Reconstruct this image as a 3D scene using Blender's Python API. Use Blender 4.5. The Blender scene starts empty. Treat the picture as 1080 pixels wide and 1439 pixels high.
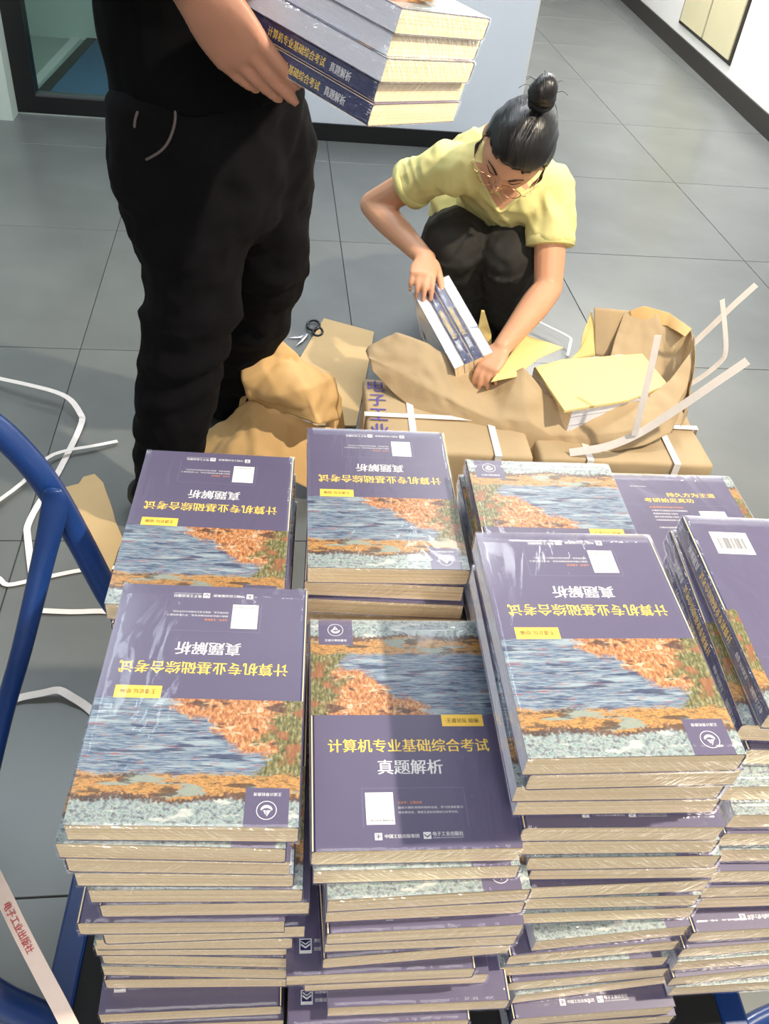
import bpy, bmesh, math, random
from mathutils import Vector, Matrix, noise
random.seed(7)
PI = math.pi
S = bpy.context.scene
C = S.collection

# ------------------------------------------------------------------ camera
H, F = 1.384, 1215.3
PITCH, ROLL = .72197, .12701
cp, sp = math.cos(PITCH), math.sin(PITCH)
FW = Vector((0, cp, -sp)); UP0 = Vector((0, sp, cp)); RT0 = Vector((1, 0, 0))
RT = math.cos(ROLL)*RT0 + math.sin(ROLL)*UP0
UPV = -math.sin(ROLL)*RT0 + math.cos(ROLL)*UP0
CAM = Vector((0, 0, H))
cd = bpy.data.cameras.new('camera'); cam = bpy.data.objects.new('camera', cd); C.objects.link(cam)
cam.matrix_world = Matrix((( RT.x, UPV.x, -FW.x, CAM.x), (RT.y, UPV.y, -FW.y, CAM.y), (RT.z, UPV.z, -FW.z, CAM.z), (0, 0, 0, 1)))
cd.sensor_fit = 'VERTICAL'; cd.sensor_height = 36; cd.lens = 36*F/1439; cd.clip_start = .02
S.camera = cam
# ------------------------------------------------------------------ world, lamps, exposure
w = bpy.data.worlds.new('world'); S.world = w; w.use_nodes = True
w.node_tree.nodes['Background'].inputs[0].default_value = (.8, .86, 1, 1)
w.node_tree.nodes['Background'].inputs[1].default_value = .25
S.view_settings.view_transform = 'Standard'; S.view_settings.look = 'None'
S.view_settings.gamma = 1; S.view_settings.use_curve_mapping = False
S.view_settings.exposure = .12
S.cycles.transparent_max_bounces = 24
def area(name, loc, target, sx, sy, power, col):
    l = bpy.data.lights.new(name, 'AREA'); l.shape = 'RECTANGLE'; l.size = sx; l.size_y = sy
    l.energy = power; l.color = col
    o = bpy.data.objects.new(name, l); C.objects.link(o); o.location = loc
    o.rotation_euler = (Vector(target)-Vector(loc)).to_track_quat('-Z', 'Y').to_euler()
    return o
area('panel_and_fill_light', (-1.6, 2.2, 2.93), (-1.6, 2.2, 0), 1.2, .6, 26, (.80, .92, 1))
area('panel_and_fill_light', (.2, -1.7, 2.75), (.1, .9, .3), 1.8, .9, 62, (1, .97, .93))  # fill light added behind the camera to brighten the near page edges, no real panel
area('panel_and_fill_light', (-.2, 2.9, 2.9), (-.1, 3.9, 0), 1.4, .5, 48, (.92, .96, 1))  # extra fill, added only to lift the back wall
area('corridor_light', (1.0, 5.6, 2.93), (1.0, 5.6, 0), .5, 2.2, 150, (1, .98, .94))
area('office_light', (-2.4, 5.6, 2.6), (-2.4, 5.6, 0), 1.2, .6, 70, (.9, 1, .95))
sl = bpy.data.lights.new('spot', 'SPOT'); sl.energy = 400; sl.color = (1, .88, .70); sl.shadow_soft_size = .045
sl.spot_size = math.radians(66); sl.spot_blend = .5
so = bpy.data.objects.new('track_spotlight', sl); C.objects.link(so); so.location = (1.55, .75, 2.8)
so.rotation_euler = (Vector((.42, 1.15, .5))-so.location).to_track_quat('-Z', 'Y').to_euler()

# ------------------------------------------------------------------ helpers
def ray(u, v): return FW + RT*((u-540)/F) + UPV*((719.5-v)/F)
def P(u, v, z):                                     # the point at height z seen at this spot of the photograph
    d = ray(u, v); return CAM + d*((z-H)/d.z)
def Y(u, v, y):                                     # the point at distance y
    d = ray(u, v); return CAM + d*(y/d.y)
def tag(o, label=None, cat=None, group=None, kind=None):
    if label: o['label'] = label
    if cat: o['category'] = cat
    if group: o['group'] = group
    if kind: o['kind'] = kind
    return o
def link(name, me, mats, parent=None, loc=None, smooth=False):
    o = bpy.data.objects.new(name, me); C.objects.link(o)
    if mats and not me.materials:
        for m in (mats if isinstance(mats, (list, tuple)) else [mats]): me.materials.append(m)
    if parent: o.parent = parent
    if loc: o.location = loc
    if smooth:
        for p in me.polygons: p.use_smooth = True
    return o
def mesh(name, bm, recalc=True):
    if recalc: bmesh.ops.recalc_face_normals(bm, faces=bm.faces)
    me = bpy.data.meshes.new(name); bm.to_mesh(me); bm.free(); return me
def obj(name, bm, mats, parent=None, loc=None, smooth=False, recalc=True):
    return link(name, mesh(name, bm, recalc), mats, parent, loc, smooth)
def empty(name, loc=(0, 0, 0), rz=0):
    o = bpy.data.objects.new(name, None); C.objects.link(o); o.location = loc; o.rotation_euler = (0, 0, rz); o.empty_display_size = .05
    return o
def box(bm, x0, x1, y0, y1, z0, z1, mi=0, M=None):
    vs = [bm.verts.new(((M @ Vector(p)) if M else Vector(p))) for p in
          [(x0,y0,z0),(x1,y0,z0),(x1,y1,z0),(x0,y1,z0),(x0,y0,z1),(x1,y0,z1),(x1,y1,z1),(x0,y1,z1)]]
    fs = []
    for f in ((0,3,2,1),(4,5,6,7),(0,1,5,4),(1,2,6,5),(2,3,7,6),(3,0,4,7)):
        fa = bm.faces.new([vs[i] for i in f]); fa.material_index = mi; fs.append(fa)
    return vs
def bbox(x0, x1, y0, y1, z0, z1, bev=.003, seg=2, M=None):
    bm = bmesh.new(); box(bm, x0, x1, y0, y1, z0, z1, 0, M)
    if bev: bmesh.ops.bevel(bm, geom=bm.edges[:], offset=bev, segments=seg, affect='EDGES', profile=.5)
    return bm
def crom(pts, n):                                   # Catmull-Rom through points
    pts = [Vector(p) for p in pts]; out = []
    for i in range(len(pts)-1):
        p0 = pts[max(i-1, 0)]; p1 = pts[i]; p2 = pts[i+1]; p3 = pts[min(i+2, len(pts)-1)]
        for k in range(n):
            t = k/n
            out.append(.5*((2*p1)+(p2-p0)*t+(2*p0-5*p1+4*p2-p3)*t*t+(3*p1-p0-3*p2+p3)*t**3))
    out.append(pts[-1]); return out
def tube(bm, pts, rad, ref=None, seg=14, caps=True, sub=0, mi=0):
    """swept tube; rad: floats or (r across ref, r along ref)"""
    pts = [Vector(p) for p in pts]
    rad = [r if isinstance(r, (tuple, list)) else (r, r) for r in rad]
    if sub:
        rr = crom([(a, b, 0) for a, b in rad], sub); pts = crom(pts, sub); rad = [(max(r.x, .0005), max(r.y, .0005)) for r in rr]
    n = len(pts)
    if caps:                                        # rounded ends
        def cap(p, d, r, out):
            m = min(r)
            return [(p+d*m*math.sin(a), (r[0]*math.cos(a), r[1]*math.cos(a))) for a in out]
        d0 = (pts[0]-pts[1]).normalized(); d1 = (pts[-1]-pts[-2]).normalized()
        a = cap(pts[0], d0, rad[0], (1.4, 1.0, .5)); b = cap(pts[-1], d1, rad[-1], (.5, 1.0, 1.4))
        pts = [q[0] for q in a]+pts+[q[0] for q in b]; rad = [q[1] for q in a]+rad+[q[1] for q in b]
        n = len(pts)
    prev = Vector(ref) if ref is not None else None
    rings = []
    for i in range(n):
        t = (pts[min(i+1, n-1)]-pts[max(i-1, 0)]).normalized()
        if prev is None: prev = Vector((0, 0, 1)) if abs(t.z) < .9 else Vector((1, 0, 0))
        a = prev - t*prev.dot(t)
        if a.length < 1e-4: a = t.orthogonal()
        a.normalize(); b = t.cross(a)
        if ref is None: prev = a
        rings.append([bm.verts.new(pts[i]+a*(rad[i][1]*math.sin(2*PI*k/seg))+b*(rad[i][0]*math.cos(2*PI*k/seg))) for k in range(seg)])
    for i in range(n-1):
        for k in range(seg):
            f = bm.faces.new([rings[i][k], rings[i][(k+1) % seg], rings[i+1][(k+1) % seg], rings[i+1][k]]); f.material_index = mi
    bm.faces.new(rings[0][::-1]).material_index = mi; bm.faces.new(rings[-1]).material_index = mi
def ball(bm, c, rx, ry, rz, M=None, u=20, v=14):
    mt = Matrix.Translation(Vector(c)) @ (M.to_4x4() if M else Matrix.Identity(4)) @ Matrix.Diagonal((rx, ry, rz, 1))
    bmesh.ops.create_uvsphere(bm, u_segments=u, v_segments=v, radius=1, matrix=mt)
def remeshed(name, bm, voxel, smooth=4, disp=None):
    """one continuous surface out of overlapping closed volumes"""
    me = mesh(name, bm); o = bpy.data.objects.new('tmp', me); C.objects.link(o)
    m = o.modifiers.new('r', 'REMESH'); m.mode = 'VOXEL'; m.voxel_size = voxel; m.use_smooth_shade = True
    s = o.modifiers.new('s', 'SMOOTH'); s.iterations = smooth; s.factor = .5
    dg = bpy.context.evaluated_depsgraph_get(); dg.update()
    r = bpy.data.meshes.new_from_object(o.evaluated_get(dg)); bpy.data.objects.remove(o); r.name = name
    if disp:
        r.calc_smooth_threshold = 0 if False else 0
    return r
def displace(me, fn):
    ns = [v.normal.copy() for v in me.vertices]
    for v, n in zip(me.vertices, ns): v.co = v.co + n*fn(v.co, n)
    me.update()
    for p in me.polygons: p.use_smooth = True

# ------------------------------------------------------------------ materials
def s2l(c): return tuple(((x/255)/12.92 if x/255 <= .04045 else ((x/255+.055)/1.055)**2.4) for x in c)
def mat(name, rgb, rough=.5, metal=0, var=0, vscale=8, bump=0, bscale=60, coat=0, spec=None, stretch=(1, 1, 1), bdist=.002, sheen=0, sss=0):
    m = bpy.data.materials.new(name); m.use_nodes = True; nt = m.node_tree; b = nt.nodes['Principled BSDF']
    c = s2l(rgb)
    b.inputs['Base Color'].default_value = (*c, 1); b.inputs['Roughness'].default_value = rough; b.inputs['Metallic'].default_value = metal
    if coat: b.inputs['Coat Weight'].default_value = coat; b.inputs['Coat Roughness'].default_value = .12
    if spec is not None: b.inputs['Specular IOR Level'].default_value = spec
    if sheen: b.inputs['Sheen Weight'].default_value = sheen
    if sss:
        b.inputs['Subsurface Weight'].default_value = sss; b.inputs['Subsurface Scale'].default_value = .01
        b.inputs['Subsurface Radius'].default_value = (1, .35, .2)
    tc = nt.nodes.new('ShaderNodeTexCoord'); mp = nt.nodes.new('ShaderNodeMapping'); mp.inputs['Scale'].default_value = stretch
    nt.links.new(tc.outputs['Object'], mp.inputs['Vector'])
    if var:
        n = nt.nodes.new('ShaderNodeTexNoise'); n.inputs['Scale'].default_value = vscale; n.inputs['Detail'].default_value = 5
        nt.links.new(mp.outputs[0], n.inputs['Vector'])
        r = nt.nodes.new('ShaderNodeValToRGB'); e = r.color_ramp.elements
        e[0].position = .3; e[1].position = .7
        e[0].color = (*[x*(1-var) for x in c], 1); e[1].color = (*[min(1, x*(1+var)) for x in c], 1)
        nt.links.new(n.outputs['Fac'], r.inputs['Fac']); nt.links.new(r.outputs['Color'], b.inputs['Base Color'])
    if bump:
        n2 = nt.nodes.new('ShaderNodeTexNoise'); n2.inputs['Scale'].default_value = bscale; n2.inputs['Detail'].default_value = 4
        nt.links.new(mp.outputs[0], n2.inputs['Vector'])
        bp = nt.nodes.new('ShaderNodeBump'); bp.inputs['Strength'].default_value = bump; bp.inputs['Distance'].default_value = bdist
        nt.links.new(n2.outputs['Fac'], bp.inputs['Height']); nt.links.new(bp.outputs[0], b.inputs['Normal'])
    return m
M = {}
M['tile'] = mat('grey_stone_tile', (102, 105, 104), .30, var=.13, vscale=3.5, bump=.2, bscale=24, bdist=.0008)
M['grout'] = mat('dark_grout', (52, 52, 52), .8)
M['wall_blue'] = mat('pale_blue_board', (222, 228, 238), .35, var=.01)
M['wall_white'] = mat('white_paint', (226, 227, 226), .5, var=.02, vscale=3)
M['black'] = mat('black_trim', (18, 18, 20), .4)
M['brownblack'] = mat('dark_skirting', (38, 34, 30), .45, var=.1)
M['cream'] = mat('cream_panel', (206, 198, 164), .5, var=.02)
M['metal_grey'] = mat('grey_aluminium', (120, 124, 128), .35, metal=.8)
M['mat_blue'] = mat('blue_carpet', (74, 108, 138), .95, var=.12, vscale=200)
M['palefloor'] = mat('pale_floor', (168, 180, 172), .5, var=.04)
M['ceil'] = mat('ceiling_white', (215, 215, 212), .8)
M['navy'] = mat('violet_cover_stock', (91, 85, 114), .36, var=.03, vscale=12, coat=.35)
M['spine'] = mat('dark_blue_spine', (43, 49, 92), .3, var=.06, vscale=20, coat=.4)
M['gold'] = mat('yellow_print', (238, 203, 92), .4)
M['tagy'] = mat('yellow_tag_print', (243, 200, 84), .4)
M['white'] = mat('white_print', (218, 218, 222), .4)
M['ink'] = mat('dark_print', (40, 36, 50), .5)
M['purpleink'] = mat('purple_print', (84, 74, 150), .6)
M['red'] = mat('red_print', (186, 52, 58), .6)
M['fineline'] = mat('fine_grey_line', (128, 124, 150), .5)
M['orangeink'] = mat('orange_print', (226, 150, 96), .5)
M['kraft'] = mat('kraft_paper', (176, 153, 119), .75, var=.06, vscale=9, bump=.35, bscale=22, bdist=.004)
M['kraft2'] = mat('cardboard', (188, 160, 116), .8, var=.05, vscale=6, bump=.1, bscale=90)
M['kraft_in'] = mat('orange_kraft_paper', (200, 162, 108), .75, var=.05, vscale=7, bump=.3, bscale=16, bdist=.004)
M['cream_paper'] = mat('cream_paper', (226, 204, 134), .75, var=.03, vscale=7, bump=.15, bscale=18)
M['strap'] = mat('white_plastic_strap', (226, 218, 214), .35, var=.04, vscale=40)
M['strap_pink'] = mat('beige_plastic_strap', (222, 200, 188), .4, var=.05, vscale=40)
M['blue'] = mat('blue_paint', (20, 55, 116), .32, var=.12, vscale=14, bump=.08, bscale=40, coat=.3, spec=.6)
M['rubber'] = mat('black_rubber', (22, 22, 23), .8, bump=.2, bscale=120)
M['jeans'] = mat('black_denim', (13, 12, 15), .95, spec=.15, var=.3, vscale=9, bump=.35, bscale=14, bdist=.01)
M['shirt_b'] = mat('black_cotton', (7, 7, 9), .9, spec=.12, var=.2, vscale=8)
M['stitch'] = mat('seam_thread', (96, 84, 84), .8)
M['skin_m'] = mat('warm_skin', (180, 128, 102), .5, var=.09, vscale=14, bump=.12, bscale=50, sss=.08)
M['skin_w'] = mat('light_skin', (216, 160, 126), .48, var=.05, vscale=14, bump=.06, bscale=60, sss=.08)
M['nail'] = mat('nail', (240, 205, 190), .25)
M['tee'] = mat('yellow_cotton', (222, 214, 146), .88, var=.03, vscale=10, bump=.2, bscale=120, bdist=.001)
M['trousers'] = mat('charcoal_trousers', (50, 48, 45), .85, spec=.25, var=.14, vscale=10, bump=.25, bscale=22, bdist=.004)
M['hair'] = mat('black_hair', (22, 18, 18), .34, var=.35, vscale=26, bump=.7, bscale=60, stretch=(6, .35, .35), bdist=.002, spec=.7)
M['lip'] = mat('lips', (186, 92, 84), .4)
M['brow'] = mat('eyebrow', (52, 34, 30), .7)
M['gold_wire'] = mat('gold_wire', (205, 160, 120), .25, metal=.9)
M['shoe'] = mat('black_shoe', (20, 20, 22), .6)
M['steel'] = mat('steel', (200, 200, 205), .25, metal=1)
M['greenwhite'] = mat('frosted_white', (202, 216, 208), .5)
def glassy(name, tint, rough, base_f, bump=0, bscale=40, stretch=(1, 1, 1)):
    m = bpy.data.materials.new(name); m.use_nodes = True; nt = m.node_tree; nt.nodes.clear()
    out = nt.nodes.new('ShaderNodeOutputMaterial'); mix = nt.nodes.new('ShaderNodeAddShader')
    tr = nt.nodes.new('ShaderNodeBsdfTransparent'); tr.inputs[0].default_value = (*tint, 1)
    gl = nt.nodes.new('ShaderNodeBsdfGlossy'); gl.inputs['Roughness'].default_value = rough
    lw = nt.nodes.new('ShaderNodeLayerWeight'); lw.inputs['Blend'].default_value = base_f
    ge = nt.nodes.new('ShaderNodeNewGeometry'); inv = nt.nodes.new('ShaderNodeMath'); inv.operation = 'SUBTRACT'; inv.inputs[0].default_value = 1
    mu = nt.nodes.new('ShaderNodeMath'); mu.operation = 'MULTIPLY'       # only the outer face reflects
    nt.links.new(ge.outputs['Backfacing'], inv.inputs[1]); nt.links.new(inv.outputs[0], mu.inputs[0]); nt.links.new(lw.outputs['Fresnel'], mu.inputs[1])
    nt.links.new(mu.outputs[0], gl.inputs['Color']); nt.links.new(tr.outputs[0], mix.inputs[0]); nt.links.new(gl.outputs[0], mix.inputs[1])
    nt.links.new(mix.outputs[0], out.inputs[0])
    if bump:
        tc = nt.nodes.new('ShaderNodeTexCoord'); mp = nt.nodes.new('ShaderNodeMapping'); mp.inputs['Scale'].default_value = stretch
        mp.inputs['Rotation'].default_value = (0, .5, .35)
        n = nt.nodes.new('ShaderNodeTexNoise'); n.inputs['Scale'].default_value = bscale; n.inputs['Detail'].default_value = 3; n.inputs['Distortion'].default_value = .8
        bp = nt.nodes.new('ShaderNodeBump'); bp.inputs['Strength'].default_value = bump; bp.inputs['Distance'].default_value = .007
        oi = nt.nodes.new('ShaderNodeObjectInfo'); ad = nt.nodes.new('ShaderNodeVectorMath')
        nt.links.new(tc.outputs['Object'], ad.inputs[0]); nt.links.new(oi.outputs['Random'], ad.inputs[1])
        vr = nt.nodes.new('ShaderNodeVectorRotate'); vr.rotation_type = 'EULER_XYZ'; vr.inputs['Rotation'].default_value = (0, .75, .6)
        mp.inputs['Rotation'].default_value = (0, 0, 0)
        nt.links.new(ad.outputs[0], vr.inputs['Vector']); nt.links.new(vr.outputs[0], mp.inputs[0]); nt.links.new(mp.outputs[0], n.inputs['Vector']); nt.links.new(n.outputs['Fac'], bp.inputs['Height'])
        nt.links.new(bp.outputs[0], gl.inputs['Normal']); nt.links.new(bp.outputs[0], lw.inputs['Normal'])
    return m
M['film'] = glassy('clear_shrink_film', (.99, .99, .99), .11, .22, bump=.5, bscale=13, stretch=(1, .4, 2.2))
M['film_side'] = glassy('crinkled_shrink_film', (.99, .99, .99), .10, .42, bump=1, bscale=95, stretch=(.22, .5, 2.2))
M['glass'] = glassy('window_glass', (.86, .93, .91), .02, .35)
M['lens'] = glassy('lens_glass', (.95, .93, .93), .03, .3)
def pages_mat():
    m = mat('cream_page_edges', (222, 204, 172), .8); nt = m.node_tree; b = nt.nodes['Principled BSDF']
    tc = nt.nodes.new('ShaderNodeTexCoord'); mp = nt.nodes.new('ShaderNodeMapping'); mp.inputs['Scale'].default_value = (.7, .7, 520)
    oi = nt.nodes.new('ShaderNodeObjectInfo'); ad = nt.nodes.new('ShaderNodeVectorMath')
    n = nt.nodes.new('ShaderNodeTexNoise'); n.inputs['Scale'].default_value = 1.6; n.inputs['Detail'].default_value = 4
    r = nt.nodes.new('ShaderNodeValToRGB'); e = r.color_ramp.elements
    e[0].position = .25; e[0].color = (*s2l((204, 172, 130)), 1); e[1].position = .62; e[1].color = (*s2l((244, 222, 184)), 1)
    nt.links.new(tc.outputs['Object'], ad.inputs[0]); nt.links.new(oi.outputs['Random'], ad.inputs[1]); nt.links.new(ad.outputs[0], mp.inputs[0])
    nt.links.new(mp.outputs[0], n.inputs['Vector']); nt.links.new(n.outputs['Fac'], r.inputs['Fac']); nt.links.new(r.outputs['Color'], b.inputs['Base Color'])
    bp = nt.nodes.new('ShaderNodeBump'); bp.inputs['Strength'].default_value = .35; bp.inputs['Distance'].default_value = .0006
    nt.links.new(n.outputs['Fac'], bp.inputs['Height']); nt.links.new(bp.outputs[0], b.inputs['Normal'])
    return m
M['pages'] = pages_mat()
M['pages_w'] = mat('bluish_white_fore_edge', (214, 218, 232), .7, var=.05, vscale=30, bump=.2, bscale=10, stretch=(1, 1, 60))
def paint_mat():
    """generic daubed landscape colours: pale sky strokes, ochre band, blue field, orange and green corner"""
    m = bpy.data.materials.new('daubed_paint_print'); m.use_nodes = True; nt = m.node_tree; b = nt.nodes['Principled BSDF']
    N = nt.nodes.new; L = nt.links.new
    b.inputs['Roughness'].default_value = .35; b.inputs['Coat Weight'].default_value = .3; b.inputs['Coat Roughness'].default_value = .12
    uv = N('ShaderNodeUVMap'); uv.uv_map = 'UVMap'
    def noi(sc, st, det=3, dist=0, off=(0, 0, 0), rot=0):
        mp = N('ShaderNodeMapping'); mp.inputs['Scale'].default_value = st; mp.inputs['Location'].default_value = off; mp.inputs['Rotation'].default_value = (0, 0, rot)
        n = N('ShaderNodeTexNoise'); n.inputs['Scale'].default_value = sc; n.inputs['Detail'].default_value = det; n.inputs['Distortion'].default_value = dist
        L(uv.outputs[0], mp.inputs[0]); L(mp.outputs[0], n.inputs['Vector']); return n.outputs['Fac']
    def ramp(f, *st):
        r = N('ShaderNodeValToRGB'); e = r.color_ramp.elements
        while len(e) < len(st): e.new(.5)
        for i, (p, c) in enumerate(st): e[i].position = p; e[i].color = (*s2l(c), 1)
        L(f, r.inputs['Fac']); return r.outputs['Color']
    def math_(op, a, c):
        q = N('ShaderNodeMath'); q.operation = op
        for i, x in enumerate((a, c)):
            if isinstance(x, (int, float)): q.inputs[i].default_value = x
            else: L(x, q.inputs[i])
        return q.outputs[0]
    def step(x, a, c):
        q = N('ShaderNodeMapRange'); q.interpolation_type = 'SMOOTHSTEP'; q.inputs[1].default_value = a; q.inputs[2].default_value = c
        L(x, q.inputs[0]); return q.outputs[0]
    def mix(f, a, c):
        q = N('ShaderNodeMix'); q.data_type = 'RGBA'; L(f, q.inputs[0]); L(a, q.inputs[6]); L(c, q.inputs[7]); return q.outputs[2]
    sx = N('ShaderNodeSeparateXYZ'); L(uv.outputs[0], sx.inputs[0])
    warp = math_('ADD', math_('MULTIPLY', math_('SUBTRACT', noi(3.2, (1.4, 1.4, 1), 3, 0), .5), .16), math_('MULTIPLY', math_('SUBTRACT', noi(34, (2, 1, 1), 4, 0), .5), .11))
    warp2 = math_('ADD', math_('MULTIPLY', math_('SUBTRACT', noi(3.5, (1.4, 1.4, 1), 3, 0, (4, 2, 0)), .5), .45), math_('MULTIPLY', math_('SUBTRACT', noi(24, (1, 3, 1), 4, 0), .5), .16))
    vv = math_('ADD', sx.outputs[1], warp); uu = math_('ADD', sx.outputs[0], warp2)
    def layers(f1, f2, r1, r2, k=.45):
        q = N('ShaderNodeMix'); q.data_type = 'RGBA'; q.inputs[0].default_value = k
        L(ramp(f1, *r1), q.inputs[6]); L(ramp(f2, *r2), q.inputs[7]); return q.outputs[2]
    sky = layers(noi(14, (3, 2.4, 1), 8, .3), noi(30, (3, 1.6, 1), 5, 0, (3, 3, 0), .3), [(.36, (74, 80, 96)), (.46, (138, 158, 164)), (.54, (196, 208, 204)), (.63, (112, 166, 160))], [(.38, (112, 108, 110)), (.5, (178, 190, 188)), (.62, (140, 152, 180))])
    ochre = layers(noi(10, (2.2, 4, 1), 8, .3, (2, 0, 0)), noi(34, (2, 2, 1), 5, 0, (8, 0, 0), .5), [(.36, (84, 66, 44)), (.45, (178, 122, 56)), (.54, (226, 168, 74)), (.63, (150, 92, 48))], [(.38, (120, 96, 60)), (.5, (214, 168, 96)), (.64, (196, 110, 60))])
    water = layers(noi(5, (1.6, 20, 1), 8, .2), noi(7, (3, 26, 1), 6, 0, (1, 5, 0), .03), [(.36, (42, 50, 96)), (.44, (64, 96, 142)), (.52, (116, 144, 172)), (.6, (180, 192, 200))], [(.36, (56, 66, 112)), (.48, (110, 140, 168)), (.58, (176, 190, 200)), (.68, (160, 92, 100))], .5)
    earth = layers(noi(11, (5, 2, 1), 8, .2, (1, 3, 0), .8), noi(30, (3, 1, 1), 5, 0, (3, 1, 0), .6), [(.36, (112, 58, 40)), (.45, (178, 100, 46)), (.54, (212, 146, 72)), (.64, (234, 208, 166))], [(.38, (158, 84, 50)), (.5, (210, 132, 72)), (.64, (226, 176, 112))])
    grass = layers(noi(12, (6, 1.6, 1), 8, .2, (5, 1, 0), 1.0), noi(34, (3, 1, 1), 5, 0, (3, 7, 0), .9), [(.36, (48, 50, 36)), (.46, (98, 104, 60)), (.56, (148, 146, 92)), (.66, (206, 200, 160))], [(.38, (70, 72, 48)), (.5, (130, 130, 80)), (.64, (170, 132, 80))])
    # broad patches of other tints inside each colour field
    def patch(base, f, a, c, rgb, k):
        q = N('ShaderNodeMix'); q.data_type = 'RGBA'; L(math_('MULTIPLY', step(f, a, c), k), q.inputs[0]); L(base, q.inputs[6]); q.inputs[7].default_value = (*s2l(rgb), 1); return q.outputs[2]
    water = patch(water, noi(3.5, (1, 5, 1), 4, 0, (7, 0, 0)), .53, .62, (176, 194, 204), .75)
    water = patch(water, noi(4.5, (1, 6, 1), 4, 0, (2, 9, 0)), .56, .63, (40, 44, 92), .75)
    water = patch(water, noi(9, (1, 5, 1), 5, 0, (12, 9, 0)), .62, .66, (172, 84, 88), .7)
    ochre = patch(ochre, noi(5, (1, 2.2, 1), 4, 0, (3, 2, 0)), .54, .60, (150, 176, 172), .8)
    ochre = patch(ochre, noi(6, (1, 2.2, 1), 4, 0, (9, 2, 0)), .56, .61, (80, 62, 56), .8)
    earth = patch(earth, noi(6, (1, 1.5, 1), 4, 0, (1, 8, 0)), .57, .62, (66, 50, 56), .8)
    earth = patch(earth, noi(7, (1, 1.6, 1), 4, 0, (6, 8, 0)), .58, .62, (226, 208, 176), .8)
    grass = patch(grass, noi(6, (1, 1, 1), 4, 0, (6, 1, 0)), .54, .6, (172, 92, 52), .7)
    sky = patch(sky, noi(7, (1, 1.6, 1), 5, 0, (0, 1, 0)), .55, .62, (226, 230, 224), .7)
    # blue field; the earth corner is a diagonal at the lower left, grass beyond it
    diag = math_('ADD', math_('MULTIPLY', uu, .95), math_('MULTIPLY', vv, .85))
    low = mix(step(diag, .57, .63), earth, water)
    low = mix(step(math_('ADD', uu, math_('MULTIPLY', vv, -.18)), .13, .08), low, grass)
    mid = mix(step(vv, .60, .64), low, ochre)
    dark = ramp(noi(9, (1, 1, 1)), (.3, (70, 56, 60)), (.7, (130, 96, 80)))
    mid = mix(step(vv, .77, .79), mid, dark)
    col = mix(step(vv, .80, .83), mid, sky)
    hs = N('ShaderNodeHueSaturation'); hs.inputs['Saturation'].default_value = .92; hs.inputs['Value'].default_value = .72
    L(col, hs.inputs['Color']); L(hs.outputs[0], b.inputs['Base Color'])
    bp = N('ShaderNodeBump'); bp.inputs['Strength'].default_value = .15; bp.inputs['Distance'].default_value = .0005
    L(noi(12, (3, 8, 1), 4), bp.inputs['Height']); L(bp.outputs[0], b.inputs['Normal'])
    return m
M['paint'] = paint_mat()

# ------------------------------------------------------------------ lettering
_tc = {}
def text_mesh(body, bold=0.0):
    k = (body, bold)
    if k in _tc: return _tc[k]
    cu = bpy.data.curves.new('t', 'FONT'); cu.body = body; cu.resolution_u = 2; cu.offset = bold; cu.fill_mode = 'FRONT'
    o = bpy.data.objects.new('t', cu); C.objects.link(o)
    dg = bpy.context.evaluated_depsgraph_get(); dg.update()
    me = bpy.data.meshes.new_from_object(o.evaluated_get(dg)); bpy.data.objects.remove(o)
    xs = [v.co.x for v in me.vertices] or [0, 1]; ys = [v.co.y for v in me.vertices] or [0, 1]
    r = ([v.co.copy() for v in me.vertices], [tuple(p.vertices) for p in me.polygons], min(xs), max(xs), min(ys), max(ys))
    _tc[k] = r; return r
def put_text(bm, body, x0, y0, x1, hgt=None, mi=0, bold=0.0, z=0, T=None):
    n = 3 if bold else 1
    for i in range(n):
        d = bold*(x1-x0)/max(1, len(body))*(i-(n-1)/2)*.9
        _put(bm, body, x0+d, y0, x1+d, hgt, mi, z+i*.000004, T)
def _put(bm, body, x0, y0, x1, hgt, mi, z, T, bold=0):
    """lettering from x0 to x1 with its foot at y0 (flat, in the xy plane)"""
    vs, fs, a, b_, c, d = text_mesh(body, bold)
    sx = (x1-x0)/(b_-a); sy = (hgt/(d-c)) if hgt else sx
    nv = []
    for v in vs:
        p = Vector((x0+(v.x-a)*sx, y0+(v.y-c)*sy, z))
        nv.append(bm.verts.new(T @ p if T else p))
    for f in fs:
        try: bm.faces.new([nv[i] for i in f]).material_index = mi
        except ValueError: pass
def quad(bm, x0, x1, y0, y1, z, mi=0, uvl=None, uvs=None, T=None, grid=1):
    ps = [(x0, y0), (x1, y0), (x1, y1), (x0, y1)]
    vs = [bm.verts.new(T @ Vector((x, y, z)) if T else Vector((x, y, z))) for x, y in ps]
    f = bm.faces.new(vs); f.material_index = mi
    if uvl is not None:
        for l, uvv in zip(f.loops, uvs or [(0, 0), (1, 0), (1, 1), (0, 1)]): l[uvl].uv = uvv
    return f
def ring(bm, cx, cy, r0, r1, z, mi, n=28, a0=0, a1=2*PI, sy=1):
    pr = None
    for i in range(n+1):
        a = a0+(a1-a0)*i/n
        cur = (bm.verts.new((cx+r0*math.cos(a), cy+r0*math.sin(a)*sy, z)), bm.verts.new((cx+r1*math.cos(a), cy+r1*math.sin(a)*sy, z)))
        if pr: bm.faces.new([pr[0], pr[1], cur[1], cur[0]]).material_index = mi
        pr = cur
def poly(bm, pts, z, mi, T=None):
    bm.faces.new([bm.verts.new(T @ Vector((x, y, z)) if T else (x, y, z)) for x, y in pts]).material_index = mi

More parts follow.
